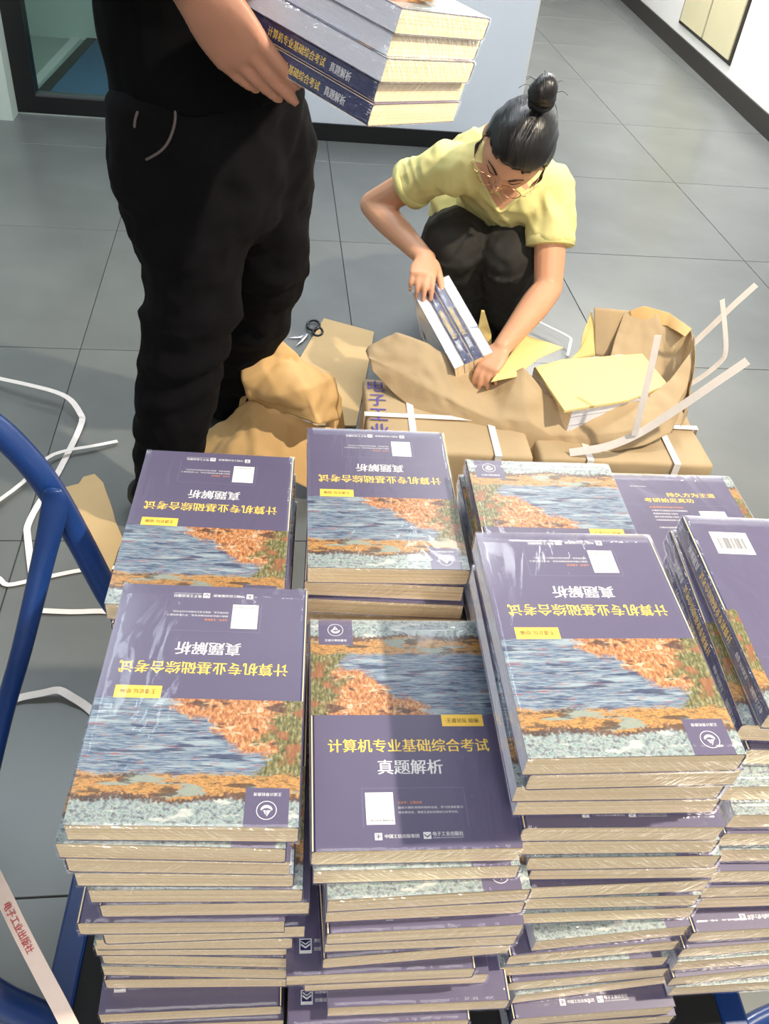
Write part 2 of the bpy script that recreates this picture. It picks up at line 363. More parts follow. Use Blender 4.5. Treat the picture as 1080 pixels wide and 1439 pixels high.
# ------------------------------------------------------------------ the book
BW, BL, BT = .185, .26, .0250
def book_meshes():
    R = {}
    # cover: two boards of thin card and a spine, one wrapped sheet; spine at x = -BW/2
    bm = bmesh.new(); t = .0006
    x0, x1 = -BW/2, BW/2
    prof = [(x1, BT), (x0+.004, BT), (x0+.0012, BT-.0012), (x0, BT-.004), (x0, .004), (x0+.0012, .0012), (x0+.004, 0), (x1, 0)]
    pin = [(x1, BT-t), (x0+.0045, BT-t), (x0+.0018, BT-.0018), (x0+t, BT-.0045), (x0+t, .0045), (x0+.0018, .0018), (x0+.0045, t), (x1, t)]
    a = [[bm.verts.new((x, y, z)) for x, z in prof] for y in (-BL/2, BL/2)]; c = [[bm.verts.new((x, y, z)) for x, z in pin] for y in (-BL/2, BL/2)]
    for i in range(7):
        f = bm.faces.new([a[0][i], a[0][i+1], a[1][i+1], a[1][i]]); f.material_index = 1 if 1 <= i <= 5 else 0
        bm.faces.new([c[0][i], c[0][i+1], c[1][i+1], c[1][i]])
        for j in (0, 1): bm.faces.new([a[j][i], a[j][i+1], c[j][i+1], c[j][i]])
    for i in (0, 7): bm.faces.new([a[0][i], a[1][i], c[1][i], c[0][i]])
    R['cover'] = (mesh('cover', bm), ['navy', 'spine'])
    bm = bmesh.new(); box(bm, x0+.0012, x1-.0006, -BL/2+.0006, BL/2-.0006, t+.0001, BT-t-.0001)
    n0 = len(bm.faces)
    for f in bm.faces:
        if all(abs(v.co.x-(x1-.0006)) < 1e-5 for v in f.verts): f.material_index = 1
    R['page_block'] = (mesh('page_block', bm), ['pages', 'pages_w'])
    # painting panel on the front
    z = BT+.00012
    bm = bmesh.new(); uvl = bm.loops.layers.uv.new('UVMap')
    quad(bm, x0+.0012, x1, .008, BL/2, z, 0, uvl)
    quad(bm, -.083, -.047, .0955, BL/2, z+.00008, 1, uvl)
    # round emblem of a boat over waves and lettering under it
    z2 = z+.00016
    ring(bm, -.065, .1155, .0077, .0083, z2, 2, 30)
    ring(bm, -.065, .1158, .0034, .0050, z2, 2, 14, PI*1.05, PI*1.95)
    ring(bm, -.065, .1178, .0044, .0050, z2, 2, 14, PI*1.15, PI*1.85)
    poly(bm, [(-.0652, .1155), (-.0652, .1212), (-.0686, .1155)], z2, 2)
    poly(bm, [(-.0645, .1155), (-.0622, .1155), (-.0645, .1198)], z2, 2)
    put_text(bm, '王道计算机教育', -.0765, .0998, -.0535, None, 2, .01, z2)
    R['cover_painting'] = (mesh('cover_painting', bm, False), ['paint', 'navy', 'white'])
    # front lettering
    bm = bmesh.new()
    quad(bm, .036, .0772, -.0052, .0085, z, 1)
    put_text(bm, '·王道论坛 组编·', .0395, -.0012, .0737, .0052, 2, .008, z+.0001)
    put_text(bm, '计算机专业基础综合考试', -.0757, -.0335, .0785, .0142, 0, .018, z)
    put_text(bm, '真题解析', -.030, -.0570, .0308, .0152, 3, .022, z)
    quad(bm, -.0435, -.0182, -.1065, -.0753, z, 3)
    put_text(bm, '计算机考研·真题资源', -.0425, -.1035, -.0192, .0016, 2, 0, z+.0001)
    quad(bm, -.0465, .0475, -.0712, -.0709, z, 4); quad(bm, .0472, .0475, -.109, -.0712, z, 4); quad(bm, -.0465, -.0462, -.109, -.0712, z, 4)
    put_text(bm, '公众号：王道在线', -.0145, -.0868, .0075, .0026, 5, .01, z)
    put_text(bm, '搜索计算机考研的相关信息、学习资源和复习', -.0145, -.0918, .0445, .0025, 3, 0, z)
    put_text(bm, '经验等信息，请搜王道论坛微信公众号浏览。', -.0145, -.0964, .0400, .0025, 3, 0, z)
    quad(bm, -.0370, -.0305, -.1208, -.1143, z, 3); quad(bm, -.0358, -.0317, -.1182, -.1174, z+.0001, 6); quad(bm, -.0342, -.0334, -.1196, -.1155, z+.0001, 6); quad(bm, -.0358, -.0317, -.1163, -.1157, z+.0001, 6)
    put_text(bm, '中国工信出版集团', -.0282, -.1192, .0020, .0036, 3, .015, z)
    quad(bm, .0058, .0126, -.1205, -.1140, z, 3); poly(bm, [(.0064, -.1158), (.0092, -.1180), (.0120, -.1158), (.0120, -.1170), (.0092, -.1194), (.0064, -.1170)], z+.0001, 6)
    put_text(bm, '电子工业出版社', .0142, -.1178, .0415, .0040, 3, .02, z)
    put_text(bm, 'PUBLISHING HOUSE OF ELECTRONICS INDUSTRY', .0142, -.1200, .0415, .0012, 3, 0, z)
    R['cover_lettering'] = (mesh('cover_lettering', bm, False), ['gold', 'tagy', 'ink', 'white', 'fineline', 'orangeink', 'navy'])
    # back cover print; local frame of a book lying back up (spine then at x = +BW/2, see 'back' flip)
    z = .00012
    bm = bmesh.new(); uvl = bm.loops.layers.uv.new('UVMap')
    quad(bm, .080, .0915, .008, BL/2, z, 0, uvl, [(0, 0), (.1, 0), (.1, 1), (0, 1)])
    quad(bm, -.084, .076, .0668, .0671, z, 1)
    put_text(bm, '更多考研资讯请关注', -.060, .103, -.037, .0022, 2, 0, z)
    put_text(bm, '持久方为王道', -.014, .0835, .054, .0085, 3, .02, z)
    put_text(bm, '考研始见真功', -.048, .0720, .020, .0085, 3, .02, z)
    put_text(bm, '王道考研系列丛书书目：', -.046, .0605, .002, .0035, 4, .01, z)
    for i, s in enumerate(['·计算机专业基础综合考试真题解析', '·数据结构考研复习指导', '·操作系统考研复习指导', '·计算机网络考研复习指导', '·计算机组成原理复习指导']):
        put_text(bm, s, -.045, .0540-.0062*i-(0.008 if i > 3 else 0), -.045+.0031*len(s), .0031, 2, .01, z)
    quad(bm, .020, .056, .040, .056, z, 2)
    # publisher's emblem and price label at the foot
    quad(bm, -.0800, -.0680, -.1100, -.0960, z, 2); quad(bm, -.0790, -.0690, -.1070, -.0970, z+.0001, 5)
    poly(bm, [(-.0785, -.1005), (-.074, -.1035), (-.0695, -.1005), (-.0695, -.1025), (-.074, -.1055), (-.0785, -.1025)], z+.0002, 2)
    poly(bm, [(-.0785, -.0980), (-.074, -.1008), (-.0695, -.0980), (-.0695, -.0990), (-.074, -.1020), (-.0785, -.0990)], z+.0002, 2)
    put_text(bm, '责任编辑：谭海平', -.0655, -.1000, -.036, .0036, 2, .01, z)
    put_text(bm, '封面设计：李 玲', -.0655, -.1078, -.036, .0036, 2, .01, z)
    quad(bm, .028, .070, -.106, -.072, z, 2)
    put_text(bm, '定价：75.00元', .040, -.1035, .060, .0030, 6, .02, z+.0001)
    rnd = random.Random(3); x = .034
    while x < .064:
        ww = rnd.choice((.0004, .0006, .0009)); quad(bm, x, x+ww, -.097, -.080, z+.0001, 6); x += ww+rnd.choice((.0005, .0007, .0009))
    put_text(bm, 'ISBN 978-7-121', .036, -.0778, .062, .0022, 6, 0, z+.0001)
    R['back_lettering'] = (mesh('back_lettering', bm, False), ['paint', 'fineline', 'white', 'gold', 'orangeink', 'spine', 'ink'])
    # spine lettering (on x = -BW/2)
    bm = bmesh.new()
    Tm = Matrix.Translation((-BW/2-.00012, 0, 0)) @ Matrix(((0, 0, -1, 0), (-1, 0, 0, 0), (0, 1, 0, 0), (0, 0, 0, 1)))
    put_text(bm, '计算机专业基础综合考试', -.040, .0062, .052, .0105, 0, .02, 0, Tm)
    put_text(bm, '真题解析', .060, .0062, .092, .0105, 1, .02, 0, Tm)
    put_text(bm, '王道论坛 组编', -.085, .0085, -.055, .0055, 1, .01, 0, Tm)
    put_text(bm, '电子工业出版社', -.122, .0080, -.095, .0065, 1, .01, 0, Tm)
    R['spine_lettering'] = (mesh('spine_lettering', bm, False), ['gold', 'white'])
    # shrink film: a slightly puffed closed sleeve with pinched corners and welded ends
    bm = bmesh.new(); e = .0009
    nx, ny = 22, 16; e = .0003
    def film_pt(px_, py_, pz_):
        return Vector((px_, py_, pz_))
    g = bmesh.new(); box(g, x0-e, x1+e, -BL/2-e-.0012, BL/2+e+.0012, -.00005, BT+.00035)
    bmesh.ops.subdivide_edges(g, edges=[ed for ed in g.edges if abs((ed.verts[0].co-ed.verts[1].co).x) > .1], cuts=nx, use_grid_fill=True)
    bmesh.ops.subdivide_edges(g, edges=[ed for ed in g.edges if abs((ed.verts[0].co-ed.verts[1].co).y) > .1], cuts=ny, use_grid_fill=True)
    bmesh.ops.subdivide_edges(g, edges=[ed for ed in g.edges if abs((ed.verts[0].co-ed.verts[1].co).z) > .02], cuts=3, use_grid_fill=True)
    for v in g.verts:
        inz = 0 < v.co.z < BT
        if inz:
            q = noise.noise(Vector((v.co.x*90, v.co.y*60, v.co.z*120)))*.0011
            if abs(v.co.y) > BL/2: v.co.y += math.copysign(.0003+abs(q), v.co.y)
            if abs(v.co.x) > BW/2: v.co.x += math.copysign(abs(q)*.7, v.co.x)
    g.normal_update()
    for f in g.faces:
        c = f.calc_center_median(); f.material_index = 1 if (abs(f.normal.z) < .5 or abs(c.y) > BL/2-.004 or abs(c.x) > BW/2-.003) else 0
    R['shrink_wrap'] = (mesh('shrink_wrap', g), ['film', 'film_side'])
    return R
BM = book_meshes()
for k, (me, ms) in BM.items():
    for m_ in ms: me.materials.append(M[m_])
    if k == 'shrink_wrap':
        for p in me.polygons: p.use_smooth = True
def make_book(center, yaw, kind, label, group='shrink-wrapped exam books on the cart', mw=None, name='book'):
    """center: middle of the top face. kind: U front cover up, foot near; R front cover turned round; b / x the same with the back cover up"""
    root = empty(name)
    if mw is None:
        yy = yaw + (PI if kind in 'Rx' else 0)
        root.matrix_world = Matrix.Translation((center[0], center[1], center[2]-BT)) @ Matrix.Rotation(yy, 4, 'Z')
    else: root.matrix_world = mw
    tag(root, label, 'book', group)
    back = kind in 'bx'
    flip = Matrix.Translation((0, 0, BT)) @ Matrix.Rotation(PI, 4, 'Y')
    for part in ('cover', 'page_block', 'cover_painting', 'cover_lettering', 'back_lettering', 'spine_lettering', 'shrink_wrap'):
        o = bpy.data.objects.new(part, BM[part][0]); C.objects.link(o); o.parent = root
        if part == 'back_lettering':
            # drawn for a viewer looking at the back; sits on the top when the back is up, else underneath
            o.matrix_local = Matrix.Translation((0, 0, BT)) if back else Matrix.Rotation(PI, 4, 'Y')
        elif back: o.matrix_local = flip
    return root
ORD = ['topmost', 'second', 'third', 'fourth', 'fifth', 'sixth', 'seventh', 'eighth', 'ninth', 'tenth', 'eleventh', 'twelfth', 'thirteenth', 'fourteenth', 'fifteenth', 'sixteenth', 'seventeenth', 'eighteenth', 'nineteenth', 'twentieth', 'twenty-first']
KIND = {'U': 'front cover up, its title foot towards us', 'R': 'front cover up, turned upside down', 'b': 'back cover up, foot towards us', 'x': 'back cover up, turned upside down'}
PLAT = .30
PITCHZ = .0262
def stack(where, z0, rows, grp, rest='RURb', recess=(0, 0), total=None, hidden=None, pz=PITCHZ):
    """rows: (uL, vL, uR, vR, kind) = near top edge of each book as seen; heights follow from the count"""
    n = total or int(round((z0-PLAT)/pz)); pz = (z0-PLAT-BT)/(n-1)-1e-5
    last = None
    for k in range(n):
        z = z0-k*pz
        if k < len(rows):
            a = P(rows[k][0], rows[k][1], z); b = P(rows[k][2], rows[k][3], z); kd = rows[k][4]
            yaw = math.atan2(b.y-a.y, b.x-a.x); mid = (a+b)/2
            if len(rows[k]) > 5: yaw = math.radians(rows[k][5]); mid = a + Vector((math.cos(yaw), math.sin(yaw), 0))*BW/2
            last = (mid.copy(), yaw)
            lab = 'exam book %s in the %s stack, %s' % (ORD[k], where, KIND[kd]); g = 'books in the %s stack' % where
        else:
            mid = last[0]+Vector((random.uniform(-.006, .006)+recess[0], random.uniform(-.006, .006)+recess[1], 0)); yaw = last[1]+random.uniform(-.02, .02)
            kd = rest[k % len(rest)]
            lab = 'exam book low in the %s stack, the %s from its top' % (where, ORD[k]); g = 'books in the %s stack' % where
        c = mid + Vector((-math.sin(yaw), math.cos(yaw), 0))*BL/2; c.z = z
        make_book(c, yaw, kd, lab, g)
def z5(X, Yv): return 60+.3704*X, 1150+.3704*Yv
def z6(X, Yv): return 400+.3333*X, 1150+.3333*Yv
def z7(X, Yv): return 700+.3519*X, 1050+.3519*Yv
def z2(X, Yv): return 400+.3333*X, 580+.3333*Yv
def rw(f, *L): return [(*f(a, b), *f(c, d), k) for a, b, c, d, k in L]
stack('front left', .730, [(87, 1159, 422, 1163, 'R')] + rw(z5, (45, 95, 925, 115, 'R'), (72, 150, 945, 165, 'U'), (108, 207, 962, 212, 'R'), (160, 272, 998, 270, 'R'),
      (200, 330, 1022, 318, 'U'), (117, 398, 925, 390, 'U'), (200, 438, 1018, 408, 'U'), (187, 460, 960, 455, 'R'), (185, 482, 935, 482, 'R'), (208, 515, 945, 532, 'U'),
      (210, 560, 938, 575, 'R'), (228, 612, 925, 605, 'U'), (205, 745, 912, 712, 'b'), (215, 790, 925, 765, 'U')), 'g', total=17, rest='RURb')
stack('front middle', .677, [(437, 1197, 734, 1191, 'U')] + rw(z6, (120, 222, 1000, 198, 'R'), (185, 345, 1040, 297, 'R'), (185, 390, 1010, 352, 'R'), (170, 487, 1015, 447, 'U'),
      (190, 520, 970, 490, 'R'), (185, 590, 935, 528, 'U'), (25, 665, 790, 632, 'b'), (120, 690, 825, 657, 'U'), (225, 797, 915, 767, 'b'), (50, 880, 750, 850, 'b'), (60, 930, 760, 900, 'U')), 'g', total=15)
stack('front right', .798, [(741, 1066, 1051, 1060, 'R')] + rw(z7, (110, 108, 995, 88, 'U'), (70, 158, 915, 148, 'R'), (65, 215, 905, 205, 'R'), (100, 322, 905, 318, 'U'),
      (105, 378, 885, 370, 'R'), (130, 442, 890, 432, 'R'), (150, 482, 870, 475, 'U'), (140, 560, 830, 530, 'U'), (105, 605, 800, 590, 'R'), (110, 665, 770, 640, 'R'), (150, 775, 835, 705, 'R'),
      (25, 835, 745, 770, 'U'), (5, 880, 690, 835, 'R'), (50, 940, 700, 880, 'U'), (80, 990, 700, 910, 'R'), (65, 1085, 700, 1035, 'U'), (90, 1110, 690, 1072, 'U')), 'g', total=19)
def gw(u, v, k, yaw=8): return (u, v, u+40, v, k, yaw)
stack('far right', .777, [gw(1081, 1001, 'x', 7.3), gw(1042, 1018, 'x', 5.2), gw(1050, 1053, 'U', 7), gw(1023, 1106, 'R', 9), gw(1032, 1145, 'R', 8), gw(1017, 1171, 'U', 8), gw(1013, 1194, 'R', 8),
      gw(1004, 1224, 'U', 8), gw(988, 1247, 'U', 9), gw(988, 1262, 'R', 9), gw(974, 1310, 'U', 10), gw(960, 1333, 'U', 11), gw(952, 1352, 'R', 11), gw(945, 1374, 'U', 12), gw(947, 1388, 'R', 10)], 'g', recess=(.03, .075), total=18)
stack('back middle', .694, [(434, 797, 660, 801, 'R')] + rw(z2, (72, 705, 765, 735, 'U'), (95, 782, 748, 812, 'U'), (90, 838, 745, 862, 'R')), 'g', total=15)
stack('back left', .694, [(143, 848, 402, 858, 'R')], 'g', total=15)
stack('back right', .728, [(703, 868, 938, 870, 'U', 8.8)], 'g', total=17)
hz = .672; fr = P(1025, 670, hz); hy = math.radians(9.1)
hn = fr - Vector((-math.sin(hy), math.cos(hy), 0))*BL - Vector((math.cos(hy), math.sin(hy), 0))*BW/2
def back_far_stack():
    n = 14
    for k in range(n):
        z = hz-k*(hz-PLAT-BT)/(n-1)-k*1e-5
        c = hn + Vector((-math.sin(hy), math.cos(hy), 0))*BL/2; c.z = z
        if k: c += Vector((random.uniform(-.004, .01), random.uniform(-.006, .006), 0))
        make_book(c, hy+(random.uniform(-.02, .02) if k else 0), 'b' if k == 0 else 'RU'[k % 2],
                  'violet back cover with a yellow two-line slogan, topmost of the back right corner stack' if k == 0 else 'exam book under the slogan cover, the %s from the top of that stack' % ORD[k],
                  'book with the slogan cover' if k == 0 else 'lower books of the back right corner stack')
back_far_stack()

# ------------------------------------------------------------------ floor
def struct(name, bm, m, parent=None):
    o = obj(name, bm, m, parent); o['kind'] = 'structure'; return o
YAW = .1819; TS = .8
ox, oy = -1.16378*TS, 2.63819*TS
bm = bmesh.new(); box(bm, -5, 5, -3, 14, -.03, -.0025)
fl = struct('floor', bm, M['grout'])
tm = mesh('tile', bbox(.0015, TS-.0015, .0015, TS-.0015, -.012, 0, .0008, 1)); tm.materials.append(M['tile'])
c_, s_ = math.cos(YAW), math.sin(YAW)
for i in range(-5, 6):
    for j in range(-5, 12):
        x = ox+c_*i*TS-s_*j*TS; y = oy+s_*i*TS+c_*j*TS
        if -3.6 < x < 3.2 and -1.6 < y < 9.5:
            t = bpy.data.objects.new('tile', tm); C.objects.link(t); t.parent = fl; t.location = (x, y, 0); t.rotation_euler = (0, 0, YAW)
# ------------------------------------------------------------------ walls
wdir = Vector((c_, s_, 0)); wn = Vector((-s_, c_, 0))
def wl(s, off=0): return Vector((-.5, 4.08, 0)) + wdir*(s+.5)/c_*1.0 + wn*off       # s = world x along the back wall line
def wframe(x, off=0):                                # frame with x along the wall, y into it
    p = Vector((-.5, 4.08, 0)) + wdir*((x+.5)/c_)
    m = Matrix.Translation(p + wn*off) @ Matrix.Rotation(YAW, 4, 'Z'); return m
A0 = wframe(-1.0); L1 = (.375+1.0)/c_
bm = bmesh.new(); box(bm, 0, L1, .012, .14, 0, 3, 0, A0); struct('wall_back', bm, M['wall_blue'])
bm = bmesh.new(); box(bm, -.0, L1+.004, 0, .012, 0, .075, 0, A0); struct('baseboard_back', bm, M['black'])
bm = bmesh.new(); box(bm, L1, L1+.012, .012, 6, 0, 3, 0, A0); struct('wall_corridor', bm, M['wall_white'])
# glazed partition to the left
Gx = -(1.9-1.0)/c_
Pg = empty('window_1'); tag(Pg, kind='structure')
def gp(name, *a, m=M['black']):
    b = bmesh.new(); box(b, *a, 0, B0); return obj(name, b, m, Pg)
GL = -.76
B0 = wframe(-1.0, .13)
gp('bottom_rail', GL, 0, -.03, .05, 0, .075)
gp('sill_strip', GL, 0, -.02, .03, .075, .085, m=M['metal_grey'])
gp('left_post', GL-.085, GL, -.03, .05, 0, 3)
gp('right_post', -.06, 0, -.031, .05, 0, 3)
gp('pane', GL, -.06, .0, .008, .085, 3, m=M['glass'])
bm = bmesh.new(); box(bm, GL-3.0, GL-.085, .0, .14, 0, 3, 0, A0); struct('wall_left_back', bm, M['greenwhite'])
# office behind the pane: pale floor, blue carpet with a dark border, far wall
o_ = empty('floor_office'); tag(o_, kind='structure')
b = bmesh.new(); box(b, GL-2.0, 0, .1, 2.6, -.002, .006, 0, A0); obj('pale_floor', b, M['palefloor'], o_)
mt_ = empty('floor_mat', (0, 0, 0)); tag(mt_, 'blue carpet mat with a dark border lying behind the glass partition', 'mat')
def slab(name, pts, z0, z1, m, parent):
    b = bmesh.new(); f = b.faces.new([b.verts.new(P(u, v, z0)) for u, v in pts]); r_ = bmesh.ops.extrude_face_region(b, geom=[f])
    for v in r_['geom']:
        if isinstance(v, bmesh.types.BMVert): v.co.z = z1
    return obj(name, b, m, parent)
slab('carpet', [(62, 140), (140, 52), (330, 58), (330, 158)], .006, .014, M['mat_blue'], mt_)
slab('border', [(44, 140), (128, 50), (140, 52), (62, 140)], .006, .017, M['brownblack'], mt_)
slab('floor_strip', [(22, 138), (104, 50), (118, 50), (37, 138)], .006, .010, M['wall_white'], o_)
bm = bmesh.new(); box(bm, GL-2, 0, 1.35, 1.45, 0, 3, 0, A0); struct('wall_office', bm, M['greenwhite'])
bm = bmesh.new(); box(bm, -.02, 0, .14, 2.6, 0, 3, 0, A0); struct('wall_office_side', bm, M['greenwhite'])
# corridor wall on the right, with its dark skirting and a cream double hatch
r0 = Vector((1.4184, 8.075, 0)); r1 = Vector((1.7844, 4.933, 0)); rd = (r1-r0).normalized(); ry = math.atan2(rd.y, rd.x)
RW = Matrix.Translation(r0) @ Matrix.Rotation(ry, 4, 'Z')            # x along the wall towards us, y to the right of travel is the room side (-y)
side = 1
bm = bmesh.new(); box(bm, -5, 10, .010, .16, 0, 3, 0, RW); struct('wall_right', bm, M['wall_white'])
bm = bmesh.new(); box(bm, -5, 10, -.002, .010, 0, .10, 0, RW); struct('baseboard_right', bm, M['brownblack'])
hatch = empty('wall_hatch'); tag(hatch, 'cream double-leaf access hatch set in the white corridor wall', 'hatch')
def on_right(u, v):                                  # where a sight line meets the right wall
    d = ray(u, v); n = Vector((-rd.y, rd.x, 0)); t = (r0-CAM).dot(n)/d.dot(n); p = CAM+d*t
    q = RW.inverted() @ p; return q.x, q.z
h1 = on_right(955, 28); h2 = on_right(985, 58); h3 = on_right(1023, 88)
hb = (h1[1]+h2[1]+h3[1])/3
for a, b2 in ((h1[0], h2[0]), (h2[0], h3[0])):
    b = bmesh.new(); box(b, a+.014, b2-.014, -.006, .012, hb+.01, hb+1.1, 0, RW); obj('hatch_door', b, M['cream'], hatch)
b = bmesh.new(); box(b, h1[0]-.02, h3[0]+.02, .002, .011, hb-.012, hb+1.13, 0, RW); obj('hatch_frame', b, M['brownblack'], hatch)
# rest of the room
bm = bmesh.new(); box(bm, -3.9, 4.5, -2.5, 13, 3.0, 3.1); struct('ceiling', bm, M['ceil'])
bm = bmesh.new(); box(bm, -3.9, -3.8, -2.5, 5, 0, 3); struct('wall_left', bm, M['wall_white'])
bm = bmesh.new(); box(bm, -3.9, 4.5, -2.5, -2.4, 0, 3); struct('wall_front', bm, M['wall_white'])
bm = bmesh.new(); box(bm, -1.5, 4, 11.0, 11.1, 0, 3); struct('wall_far', bm, M['wall_white'])

# ------------------------------------------------------------------ cart
cart = empty('platform_cart', (.08, .6, 0)); tag(cart, 'blue steel platform cart carrying the stacks of exam books', 'cart')
def cpart(name, bm, m, smooth=False):
    o = obj(name, bm, m, None, smooth=smooth); o.parent = cart; o.matrix_parent_inverse = Matrix.Translation((-.08, -.6, 0)); return o
def yx(x, y): return (math.cos(.13)*x-math.sin(.13)*y, math.sin(.13)*x+math.cos(.13)*y)
CM = Matrix.Rotation(.13, 4, 'Z')
q = CM.inverted() @ Vector((-.318, .40, 0)); xl = q.x
xr = (CM.inverted() @ Vector((.50, .45, 0))).x; yn = .285; yf = .90
for a in ((xl, xl+.034, yn, yf), (xr-.034, xr, yn, yf)):
    cpart('side_rail', bbox(*a, PLAT-.045, PLAT-.001, .004, 2, CM), M['blue'])
for a in ((xl+.034, xr-.034, yn, yn+.034), (xl+.034, xr-.034, yf-.034, yf)):
    cpart('end_rail', bbox(*a, PLAT-.045, PLAT-.001, .004, 2, CM), M['blue'])
cpart('deck', bbox(xl+.034, xr-.034, yn+.034, yf-.034, PLAT-.02, PLAT-.0015, .001, 1, CM), M['rubber'])
b = bmesh.new(); tube(b, [CM @ Vector((xl+.046, yn+.02, PLAT-.03)), CM @ Vector((xl+.046, yf-.02, PLAT-.03))], [.012]*2); cpart('under_tube', b, M['blue'], True)
for x in (xl+.10, xr-.10):
    for y in (yn+.09, yf-.09):
        b = bmesh.new(); tube(b, [CM @ Vector((x-.018, y, .065)), CM @ Vector((x-.014, y, .065)), CM @ Vector((x+.014, y, .065)), CM @ Vector((x+.018, y, .065))], [.055, .064, .064, .055], seg=28, caps=False)
        cpart('wheel', b, M['rubber'])
        b = bmesh.new(); box(b, x-.03, x-.024, y-.03, y+.03, .05, .18, 0, CM); box(b, x+.024, x+.03, y-.03, y+.03, .05, .18, 0, CM); box(b, x-.05, x+.05, y-.05, y+.05, .18, PLAT-.045, 0, CM)
        cpart('caster_fork', b, M['blue'])
# bent tube handle at the left end, leaning outwards, with its flattened brace
near = [CM @ Vector((xl+.01, yn+.02, PLAT-.03)), P(70, 1445, .33), P(-10, 1400, .43), P(-120, 1320, .58), P(-200, 1150, .78)]
far = [CM @ Vector((xl+.01, yf-.05, PLAT-.03)), Y(176, 878, .775), Y(150, 832, .772), Y(112, 760, .772), Y(72, 690, .772), Y(30, 636, .770), Y(-20, 592, .765), Y(-90, 560, .745)]
top = [Vector((-.62, .62, .92)), Vector((-.66, .40, .90))]
b = bmesh.new(); tube(b, far+top+near[::-1], [.0165]*(len(far)+2+len(near)), sub=6, seg=20); cpart('handle', b, M['blue'], True)
b = bmesh.new()
tube(b, [Y(74, 690, .752), Y(76, 716, .745), Y(60, 790, .72), Y(30, 915, .66), Y(-4, 1040, .61), Y(74, 690, .752).lerp(Y(-4, 1040, .61), 2.0)],
     [(.004, .012), (.005, .016), (.012, .014), (.0125, .0125), (.0125, .0125), (.0125, .0125)], sub=5, seg=18); cpart('brace', b, M['blue'], True)
b = bmesh.new(); tube(b, [P(1035, 1452, .15), P(1062, 1434, .15), P(1100, 1418, .15), P(1160, 1400, .15)], [.012]*4, sub=4); cpart('foot_pedal_bar', b, M['blue'], True)

# ------------------------------------------------------------------ straps
def ribbon(name, pts, wdt=.013, up=(0, 0, 1), m='strap', sub=5, smooth=True, parent=None, wob=0):
    pts = crom(pts, sub) if smooth else [Vector(p) for p in pts]
    bm = bmesh.new(); pr = None; th = .0009
    for i, p in enumerate(pts):
        t = (pts[min(i+1, len(pts)-1)]-pts[max(i-1, 0)]).normalized()
        s = t.cross(Vector(up)).normalized()*wdt/2; n = s.cross(t).normalized()*th
        cur = [bm.verts.new(p-s), bm.verts.new(p+s), bm.verts.new(p+s+n), bm.verts.new(p-s+n)]
        if pr:
            for k in range(4): bm.faces.new([pr[k], pr[(k+1) % 4], cur[(k+1) % 4], cur[k]])
        else: bm.faces.new(cur[::-1])
        pr = cur
    bm.faces.new(pr)
    return obj(name, bm, M[m], parent)
def fstrap(pxs, label, z=.004, **k):
    o = ribbon('packing_strap', [P(u, v, z+(zz or 0)) for u, v, zz in pxs], **k); return tag(o, label, 'strap', 'cut packing straps')
fstrap([(-6, 531, .02), (40, 541, .03), (78, 551, .03), (99, 562, .025), (112, 580, .02), (115, 593, .01), (100, 628, 0), (75, 676, 0), (52, 712, 0), (39, 739, 0), (39, 755, 0), (44, 799, 0), (48, 830, 0)],
       'long white packing strap bent in a hook on the floor at the left edge', wdt=.015, sub=3)
fstrap([(-8, 708, .01), (32, 678, .012), (66, 644, .014), (95, 633, .012), (130, 627, .01), (165, 620, .005)], 'white packing strap crossing under the hooked strap towards the man', wdt=.011, sub=3)
fstrap([(-12, 806, .01), (0, 814, .006), (11, 822, .0), (43, 816, .0), (80, 808, 0), (118, 801, 0), (170, 797, 0)], 'white packing strap lying just past the torn cardboard, behind the blue brace', wdt=.011, sub=3)
fstrap([(54, 858, .002), (100, 860, 0), (142, 859, 0), (165, 862, 0)], 'short straight white strap beside the back left stack', wdt=.013, sub=3)
fstrap([(8, 988, 0), (30, 980, .002), (60, 974, .008), (82, 970, .012), (100, 979, .008), (123, 994, 0), (150, 1020, 0)], 'peaked white strap on the floor left of the front left stack', wdt=.016, sub=3)
hp = [P(-30, 1190, .50), P(0, 1248, .47), P(28, 1306, .45), P(60, 1368, .43), P(90, 1425, .41), P(120, 1490, .38), P(140, 1560, PLAT+.01)]
hs = ribbon('packing_strap', hp, .0165, (0, -.5, 1), 'strap_pink', 4); tag(hs, 'beige strap with red lettering hanging over the cart in the lower left corner', 'strap', 'printed strap')
def along(p0, p1, nrm, lift=.0016):
    x = (p1-p0).normalized(); z = Vector(nrm); z = (z-x*z.dot(x)).normalized(); y = z.cross(x); o = p0+z*lift
    return Matrix(((x.x, y.x, z.x, o.x), (x.y, y.y, z.y, o.y), (x.z, y.z, z.z, o.z), (0, 0, 0, 1)))
bm = bmesh.new()
a_, b_ = P(9, 1270, .4637), P(44, 1338, .4395); put_text(bm, '电子工业出版社', 0, -.004, (b_-a_).length, .0085, 0, .02, 0, along(a_, b_, (0, -.5, 1)))
a_, b_ = P(46, 1346, .4362), P(66, 1384, .424); put_text(bm, 'PHEI书', 0, -.004, (b_-a_).length, .0085, 0, .0, 0, along(a_, b_, (0, -.5, 1)))
obj('red_lettering', bm, M['red'], hs, recalc=False)

